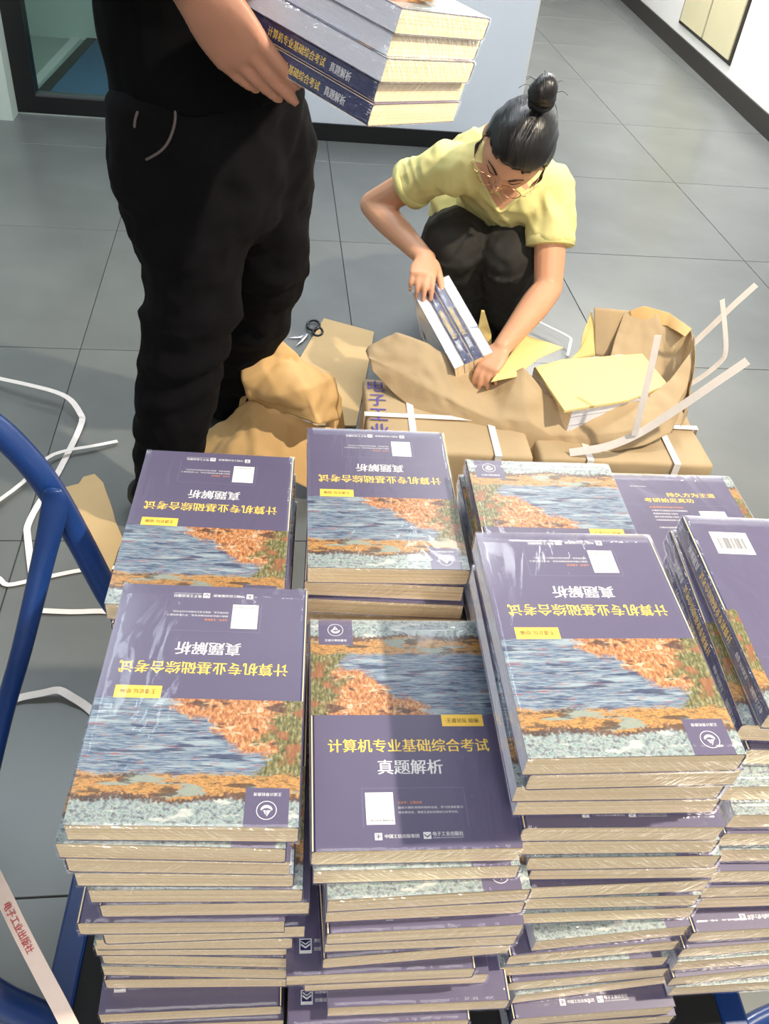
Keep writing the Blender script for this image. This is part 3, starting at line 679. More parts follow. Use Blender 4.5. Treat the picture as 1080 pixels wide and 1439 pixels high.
# ------------------------------------------------------------------ paper and board on the floor
def sheet(name, rows, m, parent=None, sub=5, amp=.004, freq=9, thick=.0012, seed=0, flat=False):
    """rows of 3-D points lofted into a creased sheet"""
    def lin(pts, n):
        pts = [Vector(p) for p in pts]; a = crom(pts, n); b = [pts[i].lerp(pts[i+1], k/n) for i in range(len(pts)-1) for k in range(n)]+[pts[-1]]
        return [x.lerp(y, .85) for x, y in zip(a, b)]
    g = [lin(r, 9) for r in rows]
    cols = list(zip(*g)); cols = [lin(c, 14) for c in cols]
    bm = bmesh.new(); nv = []
    for i, c in enumerate(cols):
        row = []
        for j, p in enumerate(c):
            du = cols[min(i+1, len(cols)-1)][j]-cols[max(i-1, 0)][j]; dv = c[min(j+1, len(c)-1)]-c[max(j-1, 0)]
            n = du.cross(dv); n = n.normalized() if n.length > 1e-9 else Vector((0, 0, 1))
            q = p*freq + Vector((seed*3.1, seed, 0)); w_ = Vector((noise.noise(q*.7), noise.noise(q*.7+Vector((5, 5, 0))), noise.noise(q*.7+Vector((0, 5, 5)))))*.8
            h = -abs(noise.noise(q+w_))*2.0 + 1.0*noise.noise(q*.45) - .8*abs(noise.noise(q*2.4+w_))+.7
            row.append(bm.verts.new(p + n*h*amp))
        nv.append(row)
    for i in range(len(nv)-1):
        for j in range(len(nv[0])-1): bm.faces.new([nv[i][j], nv[i+1][j], nv[i+1][j+1], nv[i][j+1]])
    bmesh.ops.recalc_face_normals(bm, faces=bm.faces)
    if flat: bmesh.ops.triangulate(bm, faces=bm.faces, quad_method='SHORT_EDGE')
    me = mesh(name, bm, False); o = link(name, me, m, parent, smooth=not flat)
    s = o.modifiers.new('s', 'SOLIDIFY'); s.thickness = thick; s.offset = 0
    return o
def board(name, pxs, z, th, m, label, cat, group=None, jag=0):
    pts = [P(u, v, z) for u, v in pxs]
    if jag:
        out = []
        for i, p in enumerate(pts):
            q = pts[(i+1) % len(pts)]; n = max(1, int((q-p).length/.03))
            for k in range(n): out.append(p.lerp(q, k/n)+Vector((random.uniform(-jag, jag), random.uniform(-jag, jag), 0)))
        pts = out
    bm = bmesh.new(); f = bm.faces.new([bm.verts.new(p) for p in pts])
    r = bmesh.ops.extrude_face_region(bm, geom=[f])
    for v in r['geom']:
        if isinstance(v, bmesh.types.BMVert): v.co.z += th
    o = obj(name, bm, m); tag(o, label, cat, group); return o
board('torn_cardboard', [(84, 688), (112, 681), (118, 672), (132, 668), (145, 680), (158, 720), (172, 760), (160, 790), (150, 830), (96, 760)], .001, .004, M['kraft2'], 'torn piece of brown cardboard lying beside the man\'s shoe', 'cardboard', jag=.002)
board('cardboard_sheet', [(455, 449), (525, 468), (520, 500), (512, 540), (500, 600), (440, 600), (418, 510)], .002, .005, M['kraft2'], 'flat brown cardboard sheet lying beside the scissors', 'cardboard')
# scissors
sc = empty('scissors', P(430, 468, .003)); tag(sc, 'open scissors with black handles on the floor beside the man\'s legs', 'scissors')
def scp(name, pts, rad, m, **k):
    b = bmesh.new(); tube(b, [p - sc.location for p in pts], rad, **k); return obj(name, b, m, sc, smooth=True)
pv = P(431, 470, .007)
scp('blade', [P(404, 475, .004), P(418, 474, .005), pv], [(.001, .0012), (.006, .0014), (.006, .0014)], M['steel'], seg=8)
scp('blade', [P(416, 486, .006), P(423, 479, .007), pv+Vector((0, 0, .002))], [(.001, .0012), (.006, .0014), (.006, .0014)], M['steel'], seg=8)
for (cu, cv, ru, rv) in ((440, 457, 9, 7), (446, 466, 7, 6)):
    loop = [P(cu+ru*math.cos(a), cv+rv*math.sin(a), .008) for a in [2*PI*k/12 for k in range(13)]]
    scp('finger_loop', loop, [.004]*13, M['black'], seg=8, caps=False)

# bundled books in kraft wrapping
def bundle(c, yaw, sx, sy, sz, label, name='kraft_parcel'):
    r = empty(name, c, yaw); tag(r, label, 'parcel', 'strapped kraft parcels of books')
    bm = bbox(-sx/2, sx/2, -sy/2, sy/2, 0, sz, .010, 3)
    bmesh.ops.subdivide_edges(bm, edges=[e for e in bm.edges if e.calc_length() > .1], cuts=10, use_grid_fill=True)
    for v in bm.verts:
        if v.co.z > .01: v.co += Vector((noise.noise(v.co*11), noise.noise(v.co*12+Vector((5, 0, 0))), noise.noise(v.co*13)))*.004
    obj('wrapper', bm, M['kraft'], r, smooth=True)
    for s in (-.12,):
        b = bmesh.new(); box(b, -sx/2+.02, sx/2-.02, -.002, .002, sz+.001, sz+.0035); 
        o = obj('paper_seam', b, M['kraft'], r)
    e = .004; wd = .008
    for x in (-sx*.22, sx*.28):
        b = bmesh.new()
        box(b, x-wd, x+wd, -sy/2-e, sy/2+e, sz+.0035, sz+.0048); box(b, x-wd, x+wd, -sy/2-e-.001, -sy/2-e, .01, sz+.0048); box(b, x-wd, x+wd, sy/2+e, sy/2+e+.001, .01, sz+.0048)
        obj('strap_band', b, M['strap'], r)
    b = bmesh.new(); box(b, -sx/2-e, sx/2+e, -sy*.05-wd, -sy*.05+wd, sz+.005, sz+.0062); box(b, -sx/2-e-.001, -sx/2-e, -sy*.05-wd, -sy*.05+wd, .01, sz+.0062); box(b, sx/2+e, sx/2+e+.001, -sy*.05-wd, -sy*.05+wd, .01, sz+.0062)
    obj('strap_band', b, M['strap'], r)
    return r
zt = .20
ca = P(508, 530, zt); cb = P(700, 560, zt)
yb = .14
pa = ca + Matrix.Rotation(yb, 3, 'Z') @ Vector((.195, -.15, 0)); pa.z = 0
b1 = bundle(pa, yb, .38, .30, zt, 'kraft parcel with purple Chinese lettering and crossed white straps, behind the back middle stack')
bm = bmesh.new()
for i, ch in enumerate('电子工业'):
    h_ = .047; yb0 = .105-i*.060
    put_text(bm, ch, -.182, yb0-.02, -.182+.042, h_, 0, .012, zt+.0035)
obj('purple_lettering', bm, M['purpleink'], b1, recalc=False)
pb = pa + Matrix.Rotation(yb, 3, 'Z') @ Vector((.42, .02, 0))
b2 = bundle(pb, yb, .42, .32, zt-.01, 'kraft parcel beneath the opened wrapping, behind the slogan cover')

# opened kraft wrapping with the books being unpacked
wr = empty('opened_wrapping', (.35, 1.85, .2)); tag(wr, 'torn-open kraft wrapping on the parcels, in front of the squatting woman', 'wrapping')
def wpart(name, rows, m, **k):
    o = sheet(name, rows, m, wr, **k); o.matrix_parent_inverse = Matrix.Translation((-.35, -1.85, -.2)); return o
frt_top = [Y(513, 492, 1.86), Y(556, 467, 1.86), Y(600, 482, 1.84), Y(645, 512, 1.82), Y(690, 538, 1.80), Y(735, 516, 1.80), Y(765, 552, 1.78), Y(800, 572, 1.76), Y(850, 568, 1.76), Y(900, 562, 1.78), Y(940, 535, 1.84), Y(972, 492, 1.92)]
frt_mid = [Y(517, 502, 1.82), Y(556, 520, 1.79), Y(600, 545, 1.75), Y(640, 566, 1.72), Y(690, 588, 1.70), Y(740, 590, 1.70), Y(775, 612, 1.69), Y(810, 612, 1.69), Y(860, 608, 1.69), Y(905, 602, 1.71), Y(945, 580, 1.76), Y(972, 530, 1.86)]
frt_bot = [Y(522, 520, 1.80), Y(556, 556, 1.76), Y(600, 592, 1.71), Y(645, 617, 1.69), Y(695, 634, 1.68), Y(745, 642, 1.67), Y(785, 640, 1.67), Y(820, 638, 1.67), Y(865, 634, 1.67), Y(905, 626, 1.69), Y(942, 608, 1.73), Y(958, 570, 1.80)]
wpart('wrapper_front', [frt_top, frt_mid, frt_bot], M['kraft'], amp=.006, freq=13, sub=6)
bk_top = [Y(876, 440, 2.10), Y(884, 437, 2.10), Y(902, 430, 2.10), Y(935, 440, 2.08), Y(968, 460, 2.02), Y(974, 480, 1.95)]
bk_bot = [P(852, 522, .24), P(872, 524, .24), P(900, 526, .24), P(930, 538, .24), P(952, 560, .24), P(960, 585, .24)]
bk_mid = [a.lerp(b, .5)+Vector((0, .012, 0)) for a, b in zip(bk_top, bk_bot)]
wpart('wrapper_back', [bk_top, bk_mid, bk_bot], M['kraft'], amp=.006, freq=12, sub=6, seed=2)
wpart('wrapper_flap', [[Y(834, 432, 2.09), Y(860, 434, 2.09), Y(886, 437, 2.11)], [Y(836, 500, 2.03), Y(852, 502, 2.03), Y(868, 500, 2.05)]], M['kraft'], amp=.002, seed=7)
wpart('wrapper_flap', [[Y(831, 436, 2.10), Y(834, 450, 2.08), Y(838, 500, 2.03)], [Y(818, 470, 2.06), Y(815, 490, 2.04), Y(800, 506, 2.01)]], M['cream_paper'], amp=.002, seed=8)
wpart('wrapper_end', [[Y(973, 470, 1.96), Y(978, 492, 1.90), Y(973, 540, 1.83)], [P(962, 560, .26), P(965, 580, .24), P(955, 600, .22)]], M['kraft'], amp=.005, seed=3)
wpart('cuff', [[Y(884, 437, 2.098), Y(905, 430, 2.098), Y(940, 440, 2.078), Y(972, 463, 2.0)], [Y(886, 446, 2.09), Y(908, 456, 2.07), Y(936, 458, 2.05), Y(962, 474, 1.97)]], M['kraft_in'], amp=.003, seed=4)
wpart('inner_flap', [[P(690, 536, .30), P(712, 505, .31), P(736, 470, .32)], [P(725, 530, .29), P(755, 505, .30), P(792, 488, .31)]], M['cream_paper'], amp=.003, seed=5)
wpart('inner_flap', [[P(664, 486, .30), P(672, 460, .36), P(676, 436, .42)], [P(690, 500, .27), P(690, 470, .33), P(680, 436, .42)]], M['cream_paper'], amp=.002, seed=6)
# pack of books inside, under a cream sheet
pk = [P(752, 516, .285), P(789, 505, .285), P(902, 497, .285), P(938, 540, .285), P(883, 562, .285), P(793, 577, .285)]
bm = bmesh.new(); f = bm.faces.new([bm.verts.new(p) for p in pk]); r = bmesh.ops.extrude_face_region(bm, geom=[f])
for v in r['geom']:
    if isinstance(v, bmesh.types.BMVert): v.co.z -= .006
o = obj('cream_board', bm, M['cream_paper']); tag(o, 'cream cover sheet on the pack of books inside the opened wrapping', 'sheet')
n_l = 3
for k in range(n_l):
    cen = (pk[0]+pk[2]+pk[3]+pk[5])/4; yw_ = math.atan2((pk[4]-pk[5]).y, (pk[4]-pk[5]).x)
    make_book((cen.x-.01, cen.y, .278-k*.0242), yw_+PI/2, 'R', 'exam book %s in the pack under the cream sheet' % ('uppermost', 'in the middle', 'lowest')[k], 'books under the cream sheet')
# straps standing out of the wrapping
def astrap(pts, label, **k):
    o = ribbon('packing_strap', pts, **k); return tag(o, label, 'strap', 'cut packing straps')
toward = (0, -.8, .6)
astrap([Y(960, 496, 1.99), Y(1000, 458, 1.99), Y(1032, 427, 1.99), Y(1062, 400, 1.99)], 'white strap end pointing up right from the bag, the furthest back', wdt=.014, up=toward)
astrap([Y(955, 548, 1.90), Y(985, 530, 1.90), Y(1010, 510, 1.90), Y(1019, 494, 1.90), Y(1018, 460, 1.90), Y(1014, 421, 1.90)], 'white strap bent sharply upwards right of the bag', wdt=.012, up=toward, sub=4)
astrap([Y(800, 636, 1.635), Y(850, 628, 1.63), Y(893, 611, 1.63), Y(940, 582, 1.63), Y(1000, 541, 1.63), Y(1050, 507, 1.63)], 'broad white strap reaching right across the front of the bag', wdt=.018, up=toward)
astrap([Y(891, 612, 1.625), Y(902, 568, 1.63), Y(914, 518, 1.64), Y(924, 471, 1.65)], 'white strap standing upright in front of the bag', wdt=.015, up=toward)
astrap([P(750, 449, .03), P(775, 461, .03), P(800, 474, .03), P(801, 482, .03), P(797, 500, .03)], 'thin translucent strap on the floor right of the woman', wdt=.008, sub=3)

# crumpled kraft paper heap beside the man's feet
kp = empty('kraft_paper_heap', (-.25, 1.8, 0)); tag(kp, 'crumpled orange-brown kraft paper heaped beside the man\'s legs', 'paper')
def kpart(name, rows, m='kraft_in', **k):
    o = sheet(name, rows, M[m], kp, **k); o.matrix_parent_inverse = Matrix.Translation((.25, -1.8, 0)); return o
kpart('folded_paper', [[P(340, 505, .30), P(360, 485, .33), P(378, 468, .36), P(394, 480, .33)],
                       [P(340, 535, .27), P(372, 520, .30), P(405, 505, .30), P(435, 515, .27)],
                       [P(350, 560, .22), P(390, 555, .27), P(430, 545, .29), P(470, 530, .22)],
                       [P(372, 575, .17), P(408, 582, .21), P(448, 596, .21), P(476, 590, .14)]], amp=.009, freq=13, seed=1)
kpart('lower_paper', [[P(282, 604, .06), P(320, 592, .10), P(350, 560, .18), P(400, 578, .17), P(452, 600, .12), P(480, 600, .03)],
                      [P(283, 640, .03), P(322, 622, .10), P(356, 600, .14), P(400, 612, .13), P(445, 630, .08), P(482, 640, .01)],
                      [P(285, 690, .005), P(325, 670, .05), P(360, 660, .08), P(400, 670, .07), P(440, 690, .04), P(480, 690, .006)]], amp=.010, freq=9, seed=2)
kpart('side_fold', [[P(328, 545, .16), P(334, 525, .22), P(345, 508, .28)], [P(340, 588, .10), P(346, 560, .17), P(356, 530, .26)]], amp=.006, seed=3)
kpart('edge_fold', [[P(466, 565, .12), P(472, 545, .17), P(480, 560, .14)], [P(455, 606, .06), P(470, 606, .08), P(484, 606, .05)]], amp=.004, seed=4)

# ------------------------------------------------------------------ people
def basis(z, hint):
    z = Vector(z).normalized(); x = Vector(hint); x = (x-z*x.dot(z)).normalized(); y = z.cross(x)
    return Matrix((x, y, z)).transposed()
def hand(bm, wrist, direc, back, side, size=1.0, curls=(.5, .6, .65, .7), spread=.18, thumb=(.75, .3), thumb_curl=.4, fl=1.0):
    """direc: wrist to knuckles; back: normal of the back of the hand; side=+1 when the thumb leaves on (direc x back) side"""
    d = Vector(direc).normalized(); n = Vector(back); n = (n-d*n.dot(d)).normalized(); s = d.cross(n)*side
    W = Vector(wrist); k = size
    tube(bm, [W-d*.015*k, W+d*.02*k, W+d*.05*k, W+d*.082*k], [(.026*k, .019*k), (.032*k, .017*k), (.038*k, .015*k), (.037*k, .011*k)], ref=n, seg=16, sub=3)
    tips = []
    for i in range(4):                              # index .. little
        off = (.027-.018*i)*k; base = W+d*(.078-.004*abs(i-1))*k+s*off
        L = [.072, .080, .074, .058][i]*k*fl
        dd = (d+s*spread*(1.5-i)/1.5*.5).normalized()
        pts = [base-d*.02*k, base]; ang = 0; c = curls[i]; cur = base
        for j, fr_ in enumerate((.45, .32, .23)):
            ang += c*(.9, 1.1, .7)[j]
            v = dd*math.cos(ang)-n*math.sin(ang); cur = cur+v*L*fr_; pts.append(cur)
        r = [.0092, .0088, .0080, .0072, .0060]; r = [q*k*(1 if i < 3 else .88) for q in r]
        tube(bm, pts, r, ref=n, seg=10, sub=3); tips.append((cur, v, n))
    tb = W+d*.022*k+s*.026*k; td = (d*thumb[0]+s*(1-thumb[0]*.5)-n*thumb[1]).normalized()
    p1 = tb+td*.038*k; v2 = (td+(-n)*thumb_curl*.6+d*.25).normalized(); p2 = p1+v2*.030*k; v3 = (v2-n*thumb_curl*.5+d*.2).normalized(); p3 = p2+v3*.022*k
    tube(bm, [W+d*.008*k+s*.012*k, tb, p1, p2, p3], [.013*k, .0135*k, .0115*k, .0100*k, .0078*k], ref=n, seg=10, sub=3)
    return tips
def head_mesh(bm, c, R, s=1.0):
    """head with brow, sockets, nose, lips, chin, ears; local x right, y forward, z up; c = centre of skull"""
    M4 = Matrix.Translation(Vector(c)) @ R.to_4x4() @ Matrix.Scale(s, 4)
    g = bmesh.new(); bmesh.ops.create_uvsphere(g, u_segments=64, v_segments=48, radius=1)
    for v in g.verts:
        x, y, z = v.co
        X = x*.074; Yy = y*.092; Z = z*.105
        fr_ = max(0, y)
        if z < 0:
            X *= 1-.34*z*z*(.55+.45*fr_); Yy *= 1-.10*z*z
            Z = z*.122 if y > -.2 else z*.105
        if y < 0: Yy *= 1.08
        gs = lambda ax, az, wx, wz: math.exp(-((X-ax)/wx)**2-((Z-az)/wz)**2)*(fr_ > .2)
        Yy += .020*gs(0, -.030, .011, .015)+.010*gs(0, -.010, .008, .022)          # nose
        Yy += .005*gs(0, .018, .045, .012)                                          # brow
        for sx_ in (-1, 1):
            Yy -= .009*gs(sx_*.031, -.002, .017, .011); Yy += .005*gs(sx_*.031, -.003, .010, .006)
            Yy += .004*gs(sx_*.042, -.036, .018, .018); Yy += .004*gs(sx_*.010, -.037, .006, .006)
        Yy += .006*gs(0, -.060, .018, .006)+.006*gs(0, -.071, .015, .006)-.003*gs(0, -.0655, .020, .0022)
        Yy += .008*gs(0, -.100, .020, .016)
        v.co = Vector((X, Yy, Z))
    g.transform(M4); me = bpy.data.meshes.new('h'); g.to_mesh(me); g.free(); bm.from_mesh(me); bpy.data.meshes.remove(me)
    for sx_ in (-1, 1):
        ec = M4 @ Vector((sx_*.077, -.008, -.018)); ball(bm, ec, .009*s, .017*s, .030*s, R @ Matrix.Rotation(sx_*.35, 3, 'Z'))
    return M4

# ---- the squatting woman
PW = lambda u, v, z: P(u, v, z)
shL, shR = PW(628, 232, .625), PW(776, 266, .60)      # shoulders as seen left and right
neck = (shL+shR)/2 + Vector((.0, .015, .03))
pel = Vector((.215, 2.62, .25))
hd = PW(726, 206, .74)                               # skull centre
hipL, hipR = pel+Vector((-.085, .0, 0)), pel+Vector((.085, .01, 0))
kL, kR = PW(640, 350, .42), PW(716, 364, .42)
aL, aR = Vector((.165, 2.45, .08)), Vector((.295, 2.47, .08))
elL, elR = PW(524, 288, .46), PW(770, 405, .40)
wrL, wrR = PW(598, 364, .425), PW(706, 487, .335)
print('woman', shL, shR, hd, kL, kR, elL, elR, wrL, wrR, (shL-elL).length, (elL-wrL).length, (shR-elR).length, (elR-wrR).length)
woman = empty('person', (.22, 2.45, 0)); tag(woman, 'woman with hair in a bun, glasses, yellow T-shirt and dark trousers, squatting over the parcels', 'person')
wi = Matrix.Translation((-.22, -2.45, 0))
def wob(name, me, m, smooth=True):
    o = link(name, me, m, woman, smooth=smooth); o.matrix_parent_inverse = wi; return o
# head orientation: face turned down and a little to the picture's left
face = Vector((-.30, -.72, -.62)).normalized()
Rh = Matrix(((0,)*3,)*3)
upv = Vector((.20, -.52, .80)); upv = (upv-face*upv.dot(face)).normalized(); rgt = face.cross(upv)
Rh = Matrix((rgt, face, upv)).transposed()
bm = bmesh.new()
M4 = head_mesh(bm, hd, Rh, .97)
tube(bm, [neck+Vector((0, .02, -.03)), neck.lerp(hd, .45)+Vector((0, .03, 0)), hd+Rh @ Vector((0, -.03, -.04))], [.055, .050, .052], sub=3)
chest = neck.lerp(pel, .32)+Vector((0, .03, .0)); belly = neck.lerp(pel, .7)
tube(bm, [neck+Vector((0, 0, -.01)), chest, belly, pel], [(.09, .055), (.12, .075), (.12, .085), (.14, .10)], ref=(0, -.7, .5), sub=3)
tube(bm, [neck.lerp(shL, .5)+Vector((0, .02, -.03)), shL, shL.lerp(elL, .5), elL], [.04, .042, .041, .036], sub=3)
tube(bm, [elL, elL.lerp(wrL, .3), elL.lerp(wrL, .75), wrL], [.036, .038, .029, .024], sub=3)
tube(bm, [neck.lerp(shR, .5)+Vector((0, .02, -.03)), shR, shR.lerp(elR, .5), elR], [.04, .042, .041, .036], sub=3)
tube(bm, [elR, elR.lerp(wrR, .3), elR.lerp(wrR, .75), wrR], [.036, .038, .029, .024], sub=3)
for h_, k_, a_ in ((hipL, kL, aL), (hipR, kR, aR)):
    tube(bm, [h_, h_.lerp(k_, .5), k_], [.075, .068, .050], sub=3); tube(bm, [k_, k_.lerp(a_, .4), a_], [.048, .048, .034], sub=3)
hL = PW(578, 408, .365)-wrL
tipsL = hand(bm, wrL, (PW(590, 412, .415)-wrL), (.0, -.55, .85), -1, .94, curls=(.5, .6, .65, .65), spread=.12, thumb=(.95, .5), thumb_curl=.5)
tipsR = hand(bm, wrR, (PW(682, 522, .30)-wrR), (-.3, -.4, .9), 1, .84, curls=(.45, .5, .55, .6), spread=.15, thumb=(.8, .4), thumb_curl=.4)
me = remeshed('body', bm, .0042, 3)
wob('body', me, M['skin_w'])
# trousers
bm = bmesh.new()
tube(bm, [pel+Vector((0, .03, -.04)), pel+Vector((0, 0, .03)), pel+Vector((0, -.05, .10))], [(.165, .14), (.17, .14), (.14, .10)], ref=(0, -.7, .6), sub=3, seg=20)
for h_, k_, a_ in ((hipL, kL, aL), (hipR, kR, aR)):
    tube(bm, [h_, h_.lerp(k_, .5)+Vector((0, 0, .01)), k_+Vector((0, .02, .0)), k_], [.11, .108, .090, .074], sub=3)
    tube(bm, [k_+Vector((0, .005, .005)), k_.lerp(a_, .35), k_.lerp(a_, .75), a_+Vector((0, 0, .01))], [.076, .080, .068, .062], sub=3)
me = remeshed('trousers', bm, .007, 5)
displace(me, lambda c, n: .006*noise.noise(Vector((c.x*16, c.y*9, c.z*26)))+.004*noise.noise(c*38))
wob('trousers', me, M['trousers'])
for a_ in (aL, aR):
    bm = bmesh.new(); tube(bm, [a_+Vector((0, .04, -.045)), a_+Vector((0, -.05, -.045)), a_+Vector((-.005, -.13, -.055))], [(.034, .035), (.040, .034), (.033, .02)], ref=(0, 0, 1), sub=3)
    wob('shoe', mesh('shoe', bm), M['shoe'])
# T-shirt
bm = bmesh.new()
ax = (shR-shL).normalized()
tube(bm, [shL.lerp(shR, .04)+Vector((0, 0, -.012)), shL.lerp(shR, .25)+Vector((0, .02, .0)), neck+Vector((0, .02, -.035)), shL.lerp(shR, .75)+Vector((0, .02, 0)), shL.lerp(shR, .96)+Vector((0, 0, -.012))],
     [(.062, .058), (.078, .066), (.088, .070), (.078, .066), (.062, .058)], ref=(0, 0, 1), sub=4, seg=20)
tube(bm, [neck+Vector((0, .0, -.03)), chest+Vector((-.004, -.01, -.01)), belly+Vector((-.02, -.0, -.01)), pel+Vector((-.02, -.02, .07)), pel+Vector((-.02, .03, .04))],
     [(.14, .085), (.170, .110), (.165, .118), (.165, .115), (.160, .10)], ref=(0, -.7, .5), sub=4, seg=24)
tube(bm, [shL.lerp(shR, .08), shL, shL.lerp(elL, .28), shL.lerp(elL, .46)], [.056, .058, .060, .063], sub=4, caps=False)
tube(bm, [shR.lerp(shL, .08), shR, shR.lerp(elR, .30), shR.lerp(elR, .54)], [.056, .058, .060, .060], sub=4, caps=False)
me = remeshed('t_shirt', bm, .005, 6)
def tee_d(c, n):
    q = Vector((c.x*26+c.z*14, c.y*9, c.z*12))
    f = noise.noise(Vector((c.x*22+c.z*10, c.y*7, c.z*9)))*.009 + (.35-abs(noise.noise(q)))*.010 + noise.noise(c*34)*.003
    return f
displace(me, tee_d)
tee = wob('t_shirt', me, M['tee'])
def hem(p, ax_, r, ref=None):
    bm = bmesh.new(); ax_ = Vector(ax_).normalized(); tube(bm, [p-ax_*.011, p-ax_*.010, p+ax_*.010, p+ax_*.011], [r, r+.002, r+.002, r], caps=False, seg=26, ref=ref); return mesh('sleeve_hem', bm)
wob('sleeve_hem', hem(shL.lerp(elL, .445), elL-shL, .0615), M['tee']); wob('sleeve_hem', hem(shR.lerp(elR, .525), elR-shR, .0590), M['tee'])
# neckline: ribbed V collar and the opening's shaded skin lie on the chest under the chin
# hair
bm = bmesh.new(); s_h = .93
g = bmesh.new(); bmesh.ops.create_uvsphere(g, u_segments=56, v_segments=40, radius=1)
for v in g.verts:
    x, y, z = v.co; v.co = Vector((x*.084, y*.104-.006, z*.116+.002))
cut = [v for v in g.verts if (v.co.z < .034+.020*(1-abs(v.co.x)/.084)*(1 if v.co.y > 0 else 0) - .0 and v.co.y > .03) or (v.co.z < -.055) or (v.co.y > -.005 and v.co.z < -.0+.5*v.co.y)]
bmesh.ops.delete(g, geom=cut, context='VERTS')
for v in g.verts:                                    # centre parting and combed ridges
    v.co += v.co.normalized()*(-.0035*math.exp(-(v.co.x/.0028)**2)*(v.co.y > -.02) + .0016*math.sin(v.co.x*520+noise.noise(v.co*20)*3))
g.transform(M4)
me = bpy.data.meshes.new('hair'); g.to_mesh(me); g.free(); o = wob('hair', me, M['hair'])
sd = o.modifiers.new('s', 'SOLIDIFY'); sd.thickness = .006; sd.offset = -1
bun = M4 @ Vector((.010, -.045, .155))
bm = bmesh.new()
bx_ = Rh @ Vector((1, 0, 0)); by_ = Rh @ Vector((0, 1, 0)); bz_ = Rh @ Vector((0, 0, 1))
tube(bm, [M4 @ Vector((.005, -.040, .100)), M4 @ Vector((.006, -.042, .128)), M4 @ Vector((.006, -.043, .140))], [.024, .020, .022], sub=3)
for i in range(3):
    pts = []
    for k in range(15):
        a = 2*PI*k/14+i*2; pts.append(bun+bx_*math.cos(a)*(.019-.003*i)+by_*math.sin(a)*.017+bz_*(.012*i-.010+.006*math.sin(a+i)))
    tube(bm, pts, [.014]*15, seg=10, caps=False)
ball(bm, bun+bz_*.010, .026, .026, .030)
me = remeshed('hair_bun', bm, .0028, 2); wob('hair_bun', me, M['hair'])
bm = bmesh.new()
pts = [M4 @ Vector((.006+.024*math.cos(a), -.042+.022*math.sin(a), .133)) for a in [2*PI*k/16 for k in range(17)]]
tube(bm, pts, [.007]*17, seg=10, caps=False); wob('hair_tie', mesh('hair_tie', bm), M['rubber'])
bm = bmesh.new(); rr = random.Random(5)
for i in range(9):
    a = rr.uniform(0, 6.28); p0 = bun+bx_*.02*math.cos(a)+by_*.02*math.sin(a); d0 = (bx_*(math.cos(a)+.5)+by_*math.sin(a)+bz_*rr.uniform(-.6, 1)).normalized()
    tube(bm, [p0, p0+d0*.02, p0+d0*.034+Vector((0, 0, -.012))], [.0007, .0006, .0003], seg=5, sub=3)
for sx_ in (-1, 1):
    for i in range(5):
        p0 = M4 @ Vector((sx_*.080, .02+.004*i, .01)); tube(bm, [p0, M4 @ Vector((sx_*(.079+.002*i), .028, -.03)), M4 @ Vector((sx_*.074, .03+.003*i, -.062))], [.0012, .001, .0004], seg=5, sub=3)
lh = wob('loose_hair', mesh('loose_hair', bm), M['hair']); lh['kind'] = 'stuff'
from mathutils.bvhtree import BVHTree
def skin_on(me, u, v, lift=.0015):                  # the spot of a garment seen along this sight line
    t = BVHTree.FromPolygons([q.co for q in me.vertices], [tuple(p.vertices) for p in me.polygons])
    return t
_tt = skin_on(tee.data, 0, 0)
def hit(t, u, v, lift=.0015):
    d = ray(u, v).normalized(); h = t.ray_cast(CAM, d)
    return (h[0] - d*lift) if h[0] is not None else None
line = [(664, 226), (672, 245), (682, 265), (692, 284), (702, 297), (714, 290), (728, 277), (744, 266), (757, 258)]
rows_ = []
for (u, v) in line:
    row = [hit(_tt, u+(712-u)*k/5, v+(238-v)*k/5) for k in range(6)]
    rows_.append(row)
bm = bmesh.new(); vv2 = [[bm.verts.new(p) if p is not None else None for p in row] for row in rows_]
for i in range(len(vv2)-1):
    for j in range(5):
        q4 = [vv2[i][j], vv2[i+1][j], vv2[i+1][j+1], vv2[i][j+1]]
        if all(x is not None for x in q4) and max((a.co-b.co).length for a in q4 for b in q4) < .06: bm.faces.new(q4)
wob('neck_opening', mesh('neck_opening', bm), M['skin_w'])
cl = [r_[0] for r_ in rows_ if r_[0] is not None]
bm = bmesh.new(); tube(bm, cl, [(.0045, .003)]*len(cl), ref=(0, -.7, .7), sub=4, seg=8); wob('collar', mesh('collar', bm), M['tee'])
# features of the face
def onface(x, z, lift=.001):
    """point on the front of the head surface"""
    best = None
    xx, zz = x/.074, z/(.122 if z < 0 else .105)
    yy = math.sqrt(max(.02, 1-xx*xx-zz*zz))
    Yy = yy*.092*(1-.10*zz*zz if z < 0 else 1)
    gs = lambda ax, az, wx, wz: math.exp(-((x-ax)/wx)**2-((z-az)/wz)**2)
    Yy += .020*gs(0, -.030, .011, .015)+.010*gs(0, -.010, .008, .022)+.005*gs(0, .018, .045, .012)+.006*gs(0, -.060, .018, .006)+.006*gs(0, -.071, .015, .006)
    for s1 in (-1, 1): Yy += -.009*gs(s1*.031, -.002, .017, .011)+.005*gs(s1*.031, -.003, .010, .006)
    return M4 @ Vector((x, Yy+lift, z))
for s1 in (-1, 1):
    bm = bmesh.new(); tube(bm, [onface(s1*.016, .014), onface(s1*.030, .020), onface(s1*.046, .014)], [(.0030, .0015), (.0028, .0015), (.001, .001)], seg=8, sub=4, ref=face); wob('eyebrow', mesh('eyebrow', bm), M['brow'])
    bm = bmesh.new(); tube(bm, [onface(s1*.019, -.007), onface(s1*.031, -.011), onface(s1*.044, -.006)], [.0006, .0013, .0006], seg=8, sub=4); wob('eyelashes', mesh('eyelashes', bm), M['brow'])
bm = bmesh.new()
